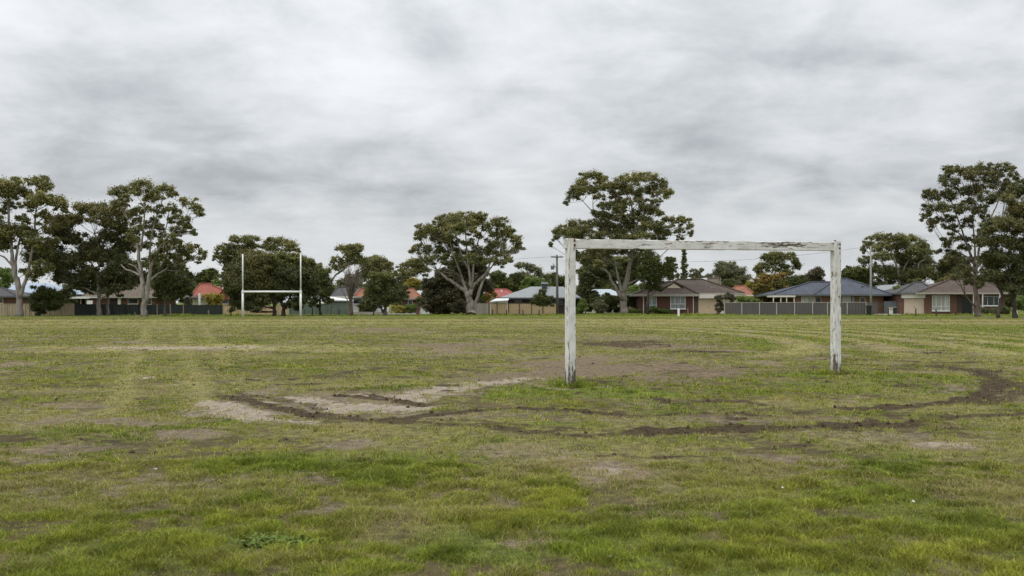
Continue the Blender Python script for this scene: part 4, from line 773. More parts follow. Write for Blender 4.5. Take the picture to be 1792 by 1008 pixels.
tree('shrub', 'tall dark shrub climbing beside the cream garage door of the brick house', 'shrub', (1262, 139), [], [(1264,521,10,6,.5),(1275,518,8,5,.4),(1260,532,6,7,.4),(1266,540,7,7,.2),(1257,544,5,5,.7),(1283,524,6,5,.5)], leaf='red_leaf', size=.17, dens=1.3, group=SHR, tint=.35)
tree('shrub', 'round green shrub showing over the left end of the grey panel fence', 'shrub', (1305, 139), [], [(1305,523,13,6,.7),(1298,528,8,5,.5),(1313,528,9,5,.5)], leaf='fresh_leaf', size=.17, group=SHR)
tree('shrub', 'narrow bright green shrub between the pale grey house and the garage on the right', 'shrub', (1571, 147), [], [(1569,506,5,5,.7),(1570,514,6,8,.6),(1572,523,6,6,.5),(1565,518,3,8)], leaf='fresh_leaf', size=.16, group=SHR)
tree('shrub', 'rounded golden green clipped bush behind the pale road', 'shrub', (697, 150), [], [(691,541,8,6,.6),(700,541,8,6,.6),(706,543,5,5,.5)], leaf='yellow_leaf', size=.15, dens=1.4, group=SHR, tint=.25)
tree('shrub', 'rounded deep green clipped bush right of the golden one', 'shrub', (719, 150), [], [(715,541,7,6,.5),(723,540,7,6,.5),(719,537,7,4,.6)], leaf='fresh_leaf', size=.15, dens=1.4, group=SHR, tint=.3)
tree('shrub', 'dark purplish round bush left of the spreading gum trunk', 'shrub', (804, 138), [], blob(791,818,526,550,8,7,.4), leaf='red_leaf', size=.17, dens=1.3, group=SHR)
tree('shrub', 'dark bush at the foot of the bare tree', 'shrub', (640, 140), [], blob(626,662,526,550,10,7,.3), leaf='dark_leaf', size=.17, dens=1.3, group=SHR)
tree('shrub', 'grey leafed bush beside the white wall', 'shrub', (762, 140), [], blob(752,776,534,551,8,5,.4), leaf='grey_leaf', size=.17, dens=1.2, group=SHR)
tree('shrub', 'yellow green shrub in front of the crimson roof', 'shrub', (862, 150), [], [(858,521,9,5,.5),(864,513,6,5,.6),(852,523,6,4,.5),(870,524,7,4,.4),(863,503,7,3,.2)], leaf='yellow_leaf', size=.18, group=SHR, tint=.3)
# ------------------------------------------------------------------ houses
class House:
    def __init__(s, label, cx, Y, name='house', cat='house'):
        s.Y = Y; s.r = thing(name, label, cat, ((cx - CX) / F * Y, Y, 0))
    def X(s, px, Y=None): return (px - CX) / F * (Y or s.Y)
    def Z(s, py, Y=None): return CZ - (py - HZ) / F * (Y or s.Y)
    def part(s, name, mb, mat, parent=None): return mb.build(name, M[mat], parent or s.r)
    def wall(s, p0, p1, top, mat, depth=9, yo=0, z0=-.05, name='wall'):
        Y = s.Y + yo
        return s.part(name, MB().box(s.X(p0, Y), s.X(p1, Y), Y, Y + depth, z0, s.Z(top, Y)), mat)
    def hip(s, p0, p1, eave, r0, r1, ridge, mat, depth=10, yo=-.6, over=0, name='roof', gut='gutter_pale', fasc=.2):
        """hip or gable roof; picture x of eave ends at the front eave, picture x/y of the ridge at mid depth"""
        y0 = s.Y + yo; y1 = y0 + depth + 1.2; ym = (y0 + y1) / 2; ze = s.Z(eave, y0)
        x0, x1 = s.X(p0, y0), s.X(p1, y0); a, b = max(x0, s.X(r0, ym)), min(x1, s.X(r1, ym)); zr = s.Z(ridge, ym)
        mb = MB(); t = .06
        mb.add([(x0,y0,ze),(x1,y0,ze),(x1,y1,ze),(x0,y1,ze),(a,ym,zr),(b,ym,zr)], [(0,1,5,4),(1,2,5),(2,3,4,5),(3,0,4),(3,2,1,0)])
        ro = s.part(name, mb, mat)
        g = MB().box(x0 - .02, x1 + .02, y0 - .1, y0 + .02, ze - fasc, ze + .03).box(x0 - .08, x0 + .02, y0 + .02, y1, ze - fasc, ze + .03).box(x1 - .02, x1 + .08, y0 + .02, y1, ze - fasc, ze + .03)
        s.part('gutter', g, gut, ro)
        c = MB()
        if mat.startswith('tile'):
            for p, q in (((x0,y0,ze),(a,ym,zr)), ((x1,y0,ze),(b,ym,zr)), ((a,ym,zr),(b,ym,zr))): 
                if (Vector(p) - Vector(q)).length > .3: c.tube([Vector(p) + Vector((0,0,.05)), Vector(q) + Vector((0,0,.05))], .11, 6)
            if c.v: s.part('ridge_cap', c, mat, ro)
        s.last = (x0, x1, y0, y1, ym, ze, a, b, zr); return ro
    def gable(s, p0, p1, eave, peak, mat, wallmat, yo=-.6, depth=7, name='gable_roof'):
        y0 = s.Y + yo; y1 = y0 + depth; ze = s.Z(eave, y0); zp = s.Z(peak, y0); x0, x1 = s.X(p0, y0), s.X(p1, y0); xm = (x0 + x1) / 2
        mb = MB(); t = .15
        mb.add([(x0,y0,ze),(xm,y0,zp),(x1,y0,ze),(x0,y1,ze),(xm,y1,zp),(x1,y1,ze),(x0,y0,ze-t),(xm,y0,zp-t),(x1,y0,ze-t),(x0,y1,ze-t),(xm,y1,zp-t),(x1,y1,ze-t)],
               [(0,1,4,3),(1,2,5,4),(0,6,7,1),(1,7,8,2),(6,9,10,7),(7,10,11,8),(3,4,10,9),(4,5,11,10),(0,3,9,6),(2,8,11,5)])
        ro = s.part(name, mb, mat)
        s.part('gable_wall', MB().add([(x0+.25,y0+.06,ze-.2),(x1-.25,y0+.06,ze-.2),(xm,y0+.06,zp-.16),(x0+.25,y0+.2,ze-.2),(x1-.25,y0+.2,ze-.2),(xm,y0+.2,zp-.16)], [(0,1,2),(5,4,3),(0,3,4,1),(1,4,5,2),(2,5,3,0)]), wallmat)
    def window(s, p0, p1, t, b, pane='pane_curtain', frame='white_paint', mull=(), rail=None, yo=0, name='window'):
        Y = s.Y + yo; x0, x1, z0, z1 = s.X(p0, Y), s.X(p1, Y), s.Z(b, Y), s.Z(t, Y); w = .07; f = MB()
        f.box(x0, x1, Y - .07, Y - .004, z0, z0 + w).box(x0, x1, Y - .07, Y - .004, z1 - w, z1).box(x0, x0 + w, Y - .07, Y - .004, z0 + w, z1 - w).box(x1 - w, x1, Y - .07, Y - .004, z0 + w, z1 - w)
        zr = None
        if rail is not None: zr = s.Z(rail, Y); f.box(x0 + w, x1 - w, Y - .068, Y - .005, zr - w / 2, zr + w / 2)
        for m in mull: xm = s.X(m, Y); f.box(xm - .03, xm + .03, Y - .066, Y - .006, (zr + w / 2) if zr else z0 + w, z1 - w)
        fo = s.part(name, f, frame)
        s.part('pane', MB().box(x0 + w * .6, x1 - w * .6, Y - .035, Y - .012, z0 + w * .6, z1 - w * .6), pane, fo)
        s.part('sill', MB().box(x0 - .05, x1 + .05, Y - .16, Y - .005, z0 - .09, z0 - .004), frame, fo)
        return fo
    def door(s, p0, p1, t, mat, name='door', ribs=0, yo=0, handle=True):
        Y = s.Y + yo; x0, x1, z1 = s.X(p0, Y), s.X(p1, Y), s.Z(t, Y); mb = MB()
        if ribs:
            h = (z1 - .01) / ribs
            for i in range(ribs): mb.box(x0, x1, Y - .05, Y - .004, .01 + i * h + .012, .01 + (i + 1) * h); 
            mb.box(x0, x1, Y - .03, Y - .005, .01, z1)
        else: mb.box(x0, x1, Y - .05, Y - .004, .01, z1)
        o = s.part(name, mb, mat)
        if handle: s.part('handle', MB().box((x0 + x1) / 2 - .08 if ribs else x1 - .15, (x0 + x1) / 2 + .08 if ribs else x1 - .1, Y - .1, Y - .051, .95, 1.02), 'iron', o)
        return o
    def slab(s, p0, p1, t, b, mat, y0=0, th=.3, name='fascia', parent=None):
        Y = s.Y + y0; return s.part(name, MB().box(s.X(p0, Y), s.X(p1, Y), Y - th, Y - .003, s.Z(b, Y), s.Z(t, Y)), mat, parent)

# blue-white roofed house, far left
h = House('low house with pale blue metal roof behind the khaki fence at far left', 55, 146)
h.wall(6, 112, 516.5, 'brick_dark', 9); h.hip(-2, 124, 515, 30, 82, 495.5, 'metal_blue', 9, gut='gutter_grey')
h.window(46, 52, 521, 531, 'pane_dark', 'cream')
h = House('dark grey tiled house partly outside the left edge of the field', -12, 137)
h.wall(-60, 27, 519.5, 'brick_brown', 8); h.hip(-72, 30, 518, -60, 4, 503.5, 'tile_darkgrey', 8, gut='gutter_grey'); h.window(-6, 6, 521, 531, 'pane_dark', 'cream')
h = House('tan tiled house behind the dark green fence on the left', 215, 147)
h.wall(150, 272, 521, 'brick_brown', 9); h.hip(143, 284, 519, 164, 262, 499.5, 'tile_tan', 9)
h.door(193, 206, 522, 'iron'); h.window(224, 242, 522, 532, 'pane_dark', 'cream'); h.wall(206, 211, 521, 'offwhite', .3, yo=-.35, name='pier'); h.window(252, 266, 522, 533, 'pane_dark', 'cream')
# carport
r = thing('carport', 'flat white roofed carport left of the tan tiled house', 'carport', ((152 - CX) / F * 141, 141, 0)); a, b = at(136, 517, 141), at(169, 521.5, 141)
MB().box(a.x, b.x, 138.6, 144, b.z, b.z + .12).build('roof', M['white_paint'], r)
MB().box(a.x, b.x, 138.5, 138.597, b.z - .1, b.z + .2).build('fascia', M['white_paint'], r)
for px in (139, 153.5, 163): x = (px - CX) / F * 141; MB().box(x - .06, x + .06, 138.7, 138.82, -.05, b.z - .003).build('post', M['timber_pale'], r)
o = solo(MB().box(at(151, 0, 145).x, at(161, 0, 145).x, 145, 145.3, 0, at(0, 526, 145).z), 'roller_door_panel', M['white_paint'], 'white panel standing at the back of the white roofed carport', 'panel', base=(at(156, 0, 145).x, 145, 0))
# red roofs
h = House('red tiled house with white chimneys behind the dark green fence', 362, 148)
h.wall(337, 412, 522, 'offwhite', 9); h.hip(331, 418, 521, 349, 366, 497, 'tile_red', 9, gut='gutter_grey')
h.gable(377, 411, 521.5, 501.5, 'tile_red', 'tile_red', yo=-2.0, depth=6); h.wall(380, 408, 522.5, 'brick_dark', 2, yo=-1.4, name='wing_wall')
h.window(388, 400, 523, 532, 'pane_dark', 'cream', yo=-1.4)
for px, t in ((381.5, 502.5), (390.5, 498.5)):
    c = MB().box(at(px - 1.7, 0, 152).x, at(px + 1.7, 0, 152).x, 152, 152.5, 3, at(0, t, 152).z).build('chimney', M['offwhite'], h.r)
    MB().box(at(px - 2.2, 0, 152).x, at(px + 2.2, 0, 152).x, 151.93, 152.57, at(0, t, 152).z + .003, at(0, t - 1, 152).z).build('chimney_cap', M['offwhite'], c)
h.slab(331, 349, 517, 520, 'metal_grey', -.9, 2, 'porch_roof'); h.wall(347, 350, 513, 'white_paint', .3, yo=-2.2, name='porch_post')
# grey roof behind the bare tree
h = House('grey roofed house behind the bare tree left of centre', 606, 147)
h.wall(585, 640, 521, 'offwhite', 9); h.hip(574, 648, 519, 592, 626, 503.5, 'tile_darkgrey', 9, gut='offwhite')
h.hip(620, 648, 518.6, 631, 640, 505.5, 'tile_orange', 5, yo=-1.6, name='side_roof')
h.window(618, 634, 523, 532, 'pane_dark', 'white_paint')
r = thing('garden_shed', 'sage green metal shed with white roof edge left of the bare tree', 'shed', ((592 - CX) / F * 140, 140, 0))
MB().box(at(572, 0, 140).x, at(608, 0, 140).x, 140, 144, -.05, at(0, 527, 140).z).build('wall', M['fence_sage'], r)
x0, x1 = at(570, 0, 140).x, at(611, 0, 140).x
MB().add([(x0,139.8,at(0,523.5,140).z),(x1,139.8,at(0,525.5,140).z),(x1,144.2,at(0,524.5,140).z),(x0,144.2,at(0,519,140).z),(x0,139.8,at(0,526.8,140).z),(x1,139.8,at(0,526.8,140).z),(x1,144.2,at(0,526.8,140).z),(x0,144.2,at(0,526.8,140).z)],[(0,1,2,3),(4,7,6,5),(0,4,5,1),(1,5,6,2),(2,6,7,3),(3,7,4,0)]).build('roof', M['white_paint'], r)
h = House('orange tiled house between the olive tree and the dark reddish tree', 716, 158)
h.wall(704, 734, 523, 'brick_brown', 8); h.hip(699, 737, 522, 711, 723, 505.5, 'tile_orange', 8)
h.window(714, 722, 525, 535, 'pane_dark', 'white_paint')
h = House('crimson roofed house left of the grey roofed house behind the tan fence', 880, 168)
h.wall(856, 906, 522, 'offwhite', 9); h.hip(848, 912, 521.5, 866, 886, 506.5, 'tile_crimson', 9)
c = MB().box(at(849.5, 0, 165).x, at(856.5, 0, 165).x, 165, 166, 1, at(0, 508.5, 165).z).build('chimney', M['tile_orange'], h.r)
h.wall(876, 879, 507, 'white_paint', .3, yo=3, z0=3, name='vent_pipe')
# grey roof with cooler
h = House('grey metal roofed house with rooftop cooler behind the bright tan fence', 945, 144)
h.wall(888, 1004, 522, 'brick_dark', 9); h.hip(873, 1018, 521, 929, 985, 501.5, 'metal_grey', 9, gut='gutter_grey')
h.window(900, 914, 524, 533, 'pane_dark', 'gutter_grey'); h.window(965, 985, 524, 533, 'pane_dark', 'gutter_grey')
Yc = 147.3; c = MB().box(at(948.5, 0, Yc).x, at(957.5, 0, Yc).x, Yc, Yc + .8, at(0, 506.5, Yc).z, at(0, 497, Yc).z).build('rooftop_cooler', M['tile_slate'], h.r)
MB().box(at(947.5, 0, Yc).x, at(958.8, 0, Yc).x, Yc - .08, Yc + .88, at(0, 496.8, Yc).z, at(0, 494, Yc).z).build('cooler_cap', M['metal_pale'], c)
r = thing('awning', 'white sloping awning over the left end of the bright tan fence', 'awning', ((874 - CX) / F * 139, 139, 0))
A0, A1, B0, B1 = at(857, 527.5, 138), at(889, 525.5, 138), at(868, 522.2, 141), at(891, 522.2, 141); d = Vector((0, 0, -.08))
MB().add([A0, A1, B1, B0, A0 + d, A1 + d, B1 + d, B0 + d], [(0,1,2,3),(7,6,5,4),(0,4,5,1),(1,5,6,2),(2,6,7,3),(3,7,4,0)]).build('canopy', M['white_gloss'], r)
for p in (A0, A1): MB().box(p.x - .04 + (.1 if p is A0 else -.1), p.x + .04 + (.1 if p is A0 else -.1), p.y + .1, p.y + .18, -.05, p.z - .07).build('post', M['white_paint'], r)
h = House('pale metal roofed house glimpsed behind the hedge left of the tallest gum', 1055, 160)
h.wall(1022, 1092, 521, 'offwhite', 9); h.hip(1012, 1100, 519, 1040, 1068, 506, 'metal_pale', 9)
h.window(1045, 1056, 522, 532, 'pane_dark', 'white_paint')
# brick house with garage
h = House('red brick house with brown tiled roof and cream garage door right of the tallest gum', 1185, 142)
h.wall(1118, 1214, 518, 'brick_red', 10); h.wall(1214.2, 1222, 518, 'fence_brown', 6, yo=.35, name='side_panel'); h.wall(1222.2, 1268, 515.5, 'offwhite', 10, yo=.1, name='garage_wall')
h.hip(1109, 1223, 514.8, 1168, 1180, 493.5, 'tile_brown', 8, fasc=.3); Yg = h.Y + 4.2
h.gable(1163, 1196, 502, 494, 'tile_brown', 'cream', yo=1.6, depth=4.0, name='gablet_roof')
h.hip(1140, 1303, 513.4, 1186, 1230, 489.5, 'tile_brown', 13, yo=.9, name='rear_roof', fasc=.25)
h.slab(1222, 1267, 515.6, 522, 'offwhite', .08, .55); h.door(1222.6, 1256, 522.5, 'garage', 'garage_door', 7, yo=.1)
h.window(1132, 1149, 519, 541, rail=534, mull=(1140.5,)); h.window(1173, 1199.5, 518.3, 540.5, rail=532, mull=(1181, 1191)) 
h.slab(1125.2, 1126.8, 518.2, 549.5, 'offwhite', 0, .1, 'downpipe'); h.slab(1212.6, 1213.8, 518.2, 549.5, 'offwhite', 0, .09, 'downpipe')
Yp = 146; MB().box(at(1243, 0, Yp).x, at(1254, 0, Yp).x, Yp, Yp + .9, at(0, 505.5, Yp).z, at(0, 502, Yp).z).build('skylight', M['pane_pale'], h.r)
MB().tube([at(1236.5, 511, Yp), at(1236.5, 489, Yp)], .045, 6).build('vent_pipe', M['pole_grey'], h.r)
h = House('dull brown roof block rising behind the brown tiled brick house', 1249, 172)
h.wall(1238.5, 1260, 500, 'brick_brown', 5); h.hip(1237, 1261.5, 500.5, 1238.5, 1260, 487.5, 'tile_tan', 3)
MB().tube([at(1261, 515, 171), at(1261, 486, 171)], .06, 6).build('mast', M['pole_grey'], h.r)
h = House('bright orange tiled house behind the grey panel fence', 1297, 168)
h.wall(1276, 1318, 517.3, 'cream', 8); h.hip(1270, 1324, 516.3, 1288, 1303, 500.5, 'tile_orange', 8, gut='offwhite')
# slate roof house
h = House('long slate grey tiled house behind the grey panel fence', 1455, 145)
h.wall(1391, 1546, 517, 'brick_orange', 10)
h.hip(1352, 1562, 515.6, 1418, 1500, 494, 'tile_slate', 10, gut='gutter_grey'); h.hip(1425, 1562, 515.4, 1466, 1481, 488, 'tile_slate', 12, yo=-1.0, name='front_roof', gut='gutter_grey')
h.window(1402, 1425, 518.6, 535, 'pane_pale', 'offwhite', yo=0); h.window(1474, 1489, 518.6, 535, 'pane_pale', 'offwhite'); h.window(1489.5, 1496, 518.6, 535, 'pane_curtain', 'bin_blue'); h.window(1426, 1437, 519, 535, 'pane_dark', 'cream'); h.window(1504, 1514, 520, 535, 'pane_dark', 'cream')
MB().box(at(1508, 0, 147).x, at(1511, 0, 147).x, 147, 147.3, at(0, 503, 147).z, at(0, 500.5, 147).z).build('roof_vent', M['iron'], h.r)
r = thing('patio_cover', 'flat white patio cover on thin posts at the left end of the slate roofed house', 'patio cover', ((1370 - CX) / F * 142, 142, 0))
MB().box(at(1351, 0, 142).x, at(1390, 0, 142).x, 141.4, 144.8, at(0, 520, 142).z, at(0, 517.2, 142).z).build('roof', M['offwhite'], r)
for px in (1352, 1365, 1375, 1388): x = (px - CX) / F * 142; MB().box(x - .06, x + .06, 141.5, 141.62, -.05, at(0, 520.2, 142).z).build('post', M['offwhite'], r)
h = House('small pale grey roofed house in the gap between slate roof and brown roof', 1572, 165)
h.wall(1552, 1596, 521, 'offwhite', 8); h.gable(1548, 1595, 513, 497.5, 'metal_grey', 'metal_grey', yo=0, depth=8); h.hip(1548, 1570, 520, 1551, 1566, 511.5, 'tile_slate', 3, yo=-3, gut='offwhite', name='porch_roof', fasc=.35)
h.wall(1551, 1566, 521.5, 'offwhite', 2.4, yo=-2.5, name='porch_wall')
# brown brick house right
h = House('brown brick house with brown tiled roof and pinkish garage door at right', 1668, 142)
h.wall(1618, 1759, 514.6, 'brick_brown', 10); h.wall(1574, 1617.8, 514.8, 'brick_brown', 9, yo=.2, name='garage_wall')
h.hip(1606, 1768, 512.3, 1662, 1720, 489.5, 'tile_brown', 11, yo=-.9); h.hip(1571, 1640, 512.5, 1600, 1636, 494.5, 'tile_darkgrey', 9, yo=-.3, name='garage_roof', gut='gutter_grey'); 
h.slab(1576.5, 1617.5, 514.6, 521.8, 'offwhite', .2, .35); h.door(1582, 1618, 522.6, 'garage_pink', 'garage_door', 6, yo=.2)
h.window(1631, 1661.5, 517, 544, 'pane_pale', rail=536, mull=(1639, 1654)); h.window(1718, 1747, 518, 535, 'pane_dark', mull=(1728, 1739))
h.door(1683, 1700, 520, 'bin_dark', 'front_door'); h.slab(1675, 1682, 514.7, 549, 'brick_dark', -.01, .05, 'recess_wall')
for px in (1704, 1720, 1750): x = (px - CX) / F * 140.2; MB().box(x - .05, x + .05, 140.2, 140.3, -.05, at(0, 515, 140.2).z).build('veranda_post', M['offwhite'], h.r)
h.slab(1704, 1749, 534.5, 536, 'white_paint', -1.7, .06, 'veranda_rail')

# ------------------------------------------------------------------ fences
def fence(label, posts, top, bot, panel, post, rail=None, name='panel_fence', pitch=.19, end=True, tops=None):
    """posts: picture x list; ribbed sheet panels between them"""
    Y0 = GY(bot[0]); Y1 = GY(bot[1]); n = len(posts); pr = []
    t = [(p - posts[0]) / (posts[-1] - posts[0]) for p in posts]
    P = [Vector(((p - CX) / F * (Y0 + (Y1 - Y0) * q), Y0 + (Y1 - Y0) * q, 0)) for p, q in zip(posts, t)]
    h = [CZ - ((top[0] + (top[1] - top[0]) * q) - HZ) / F * (Y0 + (Y1 - Y0) * q) for q in t]
    r = thing(name, label, 'fence', tuple(P[0]))
    for i in range(n):
        p = P[i]; MB().box(p.x - .055, p.x + .055, p.y - .06, p.y + .05, -.05, h[i] + .02).build('post', M[post], r)
    for i in range(n - 1):
        a, b = P[i], P[i + 1]; d = (b - a); Ln = d.length; u = d / Ln; nr = Vector((u.y, -u.x, 0)); k = max(2, int(Ln / pitch) * 2); mb = MB(); vs = []
        for j in range(k + 1):
            s_ = .06 + (Ln - .12) * j / k; q = a + u * s_ + nr * (.022 if j % 4 in (1, 2) else -.012); vs.append(q)
        top_z = min(h[i], h[i + 1]) - .035
        V = [(q.x, q.y, .03) for q in vs] + [(q.x, q.y, top_z) for q in vs] + [(q.x - nr.x * .01, q.y - nr.y * .01, top_z) for q in vs] + [(q.x - nr.x * .01, q.y - nr.y * .01, .03) for q in vs]
        m = k + 1; Fs = []
        for j in range(k):
            Fs += [(j, j + 1, m + j + 1, m + j), (m + j, m + j + 1, 2 * m + j + 1, 2 * m + j), (2 * m + j, 2 * m + j + 1, 3 * m + j + 1, 3 * m + j)]
        mb.add(V, Fs).build('panel', M[panel], r)
        z = top_z + .002
        a2, b2 = a + u * .058, b - u * .058
        for zz0, zz1 in ((z, z + .06), (0.0, .028)):
            rb = MB(); rb.add([a2 - nr * .03 + Vector((0,0,zz0)), b2 - nr * .03 + Vector((0,0,zz0)), b2 + nr * .03 + Vector((0,0,zz0)), a2 + nr * .03 + Vector((0,0,zz0)), a2 - nr * .03 + Vector((0,0,zz1)), b2 - nr * .03 + Vector((0,0,zz1)), b2 + nr * .03 + Vector((0,0,zz1)), a2 + nr * .03 + Vector((0,0,zz1))],
                [(0,3,2,1),(4,5,6,7),(0,1,5,4),(1,2,6,5),(2,3,7,6),(3,0,4,7)])
            rb.build('rail', M[rail or post], r)
    return r
fence('khaki metal panel fence at far left below the blue roofed house', [-76, -44, -12, 11.5, 51, 86, 104, 130.5], (532, 531.5), (552.6, 552.2), 'fence_khaki', 'fence_khaki')
fence('long dark green panel fence behind the pale gum trunks on the left', [131.5, 152, 174, 197, 220, 243, 275, 298, 321, 340, 364, 389], (532.3, 534), (552.2, 550.4), 'fence_green', 'fence_green')
fence('tan fence behind the rugby goal and bushy trees', [389.6, 416, 440, 464, 486, 506], (534.5, 535.5), (550.4, 550.2), 'fence_tan', 'fence_khaki')
fence('sage green fence running behind the right upright of the rugby goal', [507, 530, 552, 572, 590, 608], (534, 531), (550.2, 550.0), 'fence_sage', 'fence_sage')
fence('bright tan panel fence with dark posts in front of the grey roofed house', [855.5, 870, 890, 909, 930, 950, 976], (531, 531), (549.6, 549.6), 'fence_tan', 'fence_brown')
fence('grey panel fence with pale posts in front of the slate roofed house', [1268, 1298, 1329, 1359, 1390.5, 1422, 1448, 1482.5, 1515.5], (529.6, 529), (550.9, 551.2), 'fence_grey', 'fence_post')
fence('short grey fence section behind the light pole', [1517.5, 1535.5], (529.5, 528.5), (550, 549.8), 'fence_grey', 'fence_grey')
fence('blue grey gate panels beside the garage of the brown brick house', [1547.5, 1560, 1573], (527.5, 527.5), (549.5, 549.5), 'bin_blue', 'gutter_grey', name='gate_fence')
fence('white garden fence left of the spreading gum', [736, 746, 757], (538.5, 538.5), (549.4, 549.4), 'white_paint', 'white_paint')
fence('weathered pale fence between spreading gum and tan fence', [832, 846, 855], (531, 531), (549.1, 549.1), 'gutter_pale', 'gutter_pale')
fence('cream low wall panel fence left of the cypress hedge and brick house', [1100, 1110, 1118], (522, 522), (545.5, 545.5), 'cream', 'cream')

# ------------------------------------------------------------------ posts and bollards
def bollard_mesh():
    mb = MB(); rr = np.random.default_rng(3); n = 8
    ring = lambda r, z, t=0: [(math.cos(2 * math.pi * k / n) * r, math.sin(2 * math.pi * k / n) * r, z + t * math.cos(2 * math.pi * k / n)) for k in range(n)]
    R_ = [ring(.085, -.1), ring(.082, .3), ring(.078, .72), ring(.07, .80, .03), ring(.03, .82, .015)]
    V = [v for q in R_ for v in q]; Fs = []
    for i in range(len(R_) - 1):
        for k in range(n): Fs.append((i * n + k, i * n + (k + 1) % n, (i + 1) * n + (k + 1) % n, (i + 1) * n + k))
    Fs += [tuple(range(n))[::-1], tuple((len(R_) - 1) * n + k for k in range(n))]
    return mb.add(V, Fs)
b0 = bollard_mesh().build('bollard', M['timber']); used = False
BG = 'short posts along the edge of the field'
for px, top, bot, mat, lab in (
 (404, 543, 552.5, 'timber', 'short dark post just left of the left rugby upright'),
 (546.5, 539, 552.5, 'timber', 'dark post second to the right of the right rugby upright'),
 (533, 541, 551.5, 'timber', 'thin dark post closest to the right of the right rugby upright'),
 (559.5, 541, 551.5, 'timber', 'dark post in front of the sage fence middle panel'),
 (579, 533.5, 552, 'timber', 'taller thin dark post before the sage green shed'),
 (593.5, 541.5, 552, 'timber', 'dark post in front of the sage green shed, left of its corner'),
 (610.5, 539, 551.5, 'timber_pale', 'stout pale post at the right corner of the sage green shed'),
 (614.5, 546, 553.5, 'timber', 'low dark post at the foot of the bare tree'),
 (654, 543, 552, 'timber', 'dark post between the bare tree and the round olive tree'),
 (685.5, 542, 551.5, 'timber_pale', 'pale post touching the right side of the round olive tree'),
 (734.5, 544, 551.5, 'timber_pale', 'pale stake in front of the white garden fence'),
 (792, 546, 551, 'timber_pale', 'low pale post left of the spreading gum'),
 (862, 541.5, 551.5, 'timber', 'first dark post from the left before the bright tan fence'),
 (886.5, 542, 552, 'timber', 'dark post before the third post of the bright tan fence'),
 (907, 541.5, 551, 'timber_pale', 'brownish post before the bright tan fence, paler than its neighbours'),
 (915.3, 542.5, 552.5, 'timber', 'dark post just right of the brownish one at the bright tan fence'),
 (943.5, 542, 552, 'timber', 'dark post near the right end of the bright tan fence'),
 (961, 545, 550.8, 'timber_pale', 'small thin stake at the right end of the bright tan fence'),
 (1024.5, 540.5, 549, 'timber_pale', 'small pale post in the mulch near the left goal post'),
 (1204, 539, 550.2, 'timber_pale', 'brown stake before the right window of the brick house'),
 (1554.5, 539, 553, 'timber', 'dark post in front of the blue grey gate'),
 (1602.5, 540, 553, 'timber', 'dark post in front of the pinkish garage door'),
 (1638.5, 541, 553, 'timber', 'dark post before the large window of the brown brick house'),
 (1672, 546, 553, 'timber', 'low dark post left of the front door of the brown brick house'),
 (236, 546, 552, 'timber_pale', 'low pale post left of the tallest white trunked gum'),
 (275, 533, 552, 'timber_pale', 'tall pale post by the dark green fence right of the white trunked gum'),
 (298.5, 532, 552, 'timber_pale', 'tall brown post by the dark green fence near the sapling'),
 (321, 532, 551.5, 'timber_pale', 'tall pale post midway along the dark green fence'),
 (365, 543, 551.5, 'timber_pale', 'low pale post near the right end of the dark green fence'),
 (1749, 537, 552.5, 'timber_pale', 'grey post left of the heavy dark tree at far right'),
):
    o = b0 if not used else b0.copy()
    if used: col.objects.link(o); 
    used = True
    Y = GY(bot); x = (px - CX) / F * Y; z = gz(x, Y); o.location = (x, Y, z); hh = (bot - top) / F * Y / .82; s_ = 1.0 if 'stout' not in lab else 1.5
    if 'thin' in lab: s_ = .55
    o.scale = (s_, s_, hh); o.rotation_euler = (rng.normal(0, .03), rng.normal(0, .03), rng.random() * 6)
    if mat != 'timber': o.material_slots[0].link = 'OBJECT'; o.material_slots[0].material = M[mat]
    tag(o, lab, 'post', BG)
for px, top, bot, lab, wd in ((1187.5, 540, 553.2, 'white painted square marker post in front of the red brick house', .11), (1778.5, 543, 554, 'white marker post beside the heavy dark tree at far right', .09)):
    Y = GY(bot); x = (px - CX) / F * Y; h_ = (bot - top) / F * Y
    mb = MB().box(x - wd, x + wd, Y - wd, Y + wd, -.05, h_ - .05).add([(x-wd,Y-wd,h_-.05),(x+wd,Y-wd,h_-.05),(x+wd,Y+wd,h_-.05),(x-wd,Y+wd,h_-.05),(x,Y,h_)],[(0,1,4),(1,2,4),(2,3,4),(3,0,4)])
    solo(mb, 'marker_post', M['white_gloss'], lab, 'post', base=(x, Y, 0))

# ------------------------------------------------------------------ poles and cable
r = thing('light_pole', 'tall slim grey light pole right of the right goal post', 'pole', ((1524 - CX) / F * 131, 131, 0)); k = 131 / F
mb = MB().tube([at(1524.2, 552, 131), at(1524, 500, 131), at(1523.8, 430, 131)], [.16, .13, .085], 10); mb.build('shaft', M['pole_grey'], r, smooth=True)
p = at(1523.8, 430, 131); MB().box(p.x - .1, p.x + .1, p.y - .1, p.y + .1, p.z + .002, p.z + .1).build('cap', M['gutter_grey'], r)
MB().box(r.location.x - .22, r.location.x + .22, 130.78, 131.22, -.02, .05).build('base_plate', M['gutter_grey'], r)
r = thing('power_pole', 'wooden power pole with crossarm left of the left goal post', 'pole', ((974.5 - CX) / F * 138, 138, 0))
MB().tube([at(975.5, 551, 138), at(975, 500, 138), at(974.5, 446, 138)], [.2, .17, .13], 9).build('shaft', M['pole_wood'], r, smooth=True)
p0, p1 = at(964, 449.5, 138), at(985, 450.5, 138); arm = MB().box(p0.x, p1.x, 137.78, 137.88, p0.z - .12, p0.z + .06).build('crossarm', M['pole_wood'], r)
for px in (965.5, 969.5, 980, 983.5): q = at(px, 448.3, 137.83); MB().tube([q - Vector((0, 0, .05)), q + Vector((0, 0, .17))], [.06, .045], 6).build('insulator', M['offwhite'], arm)
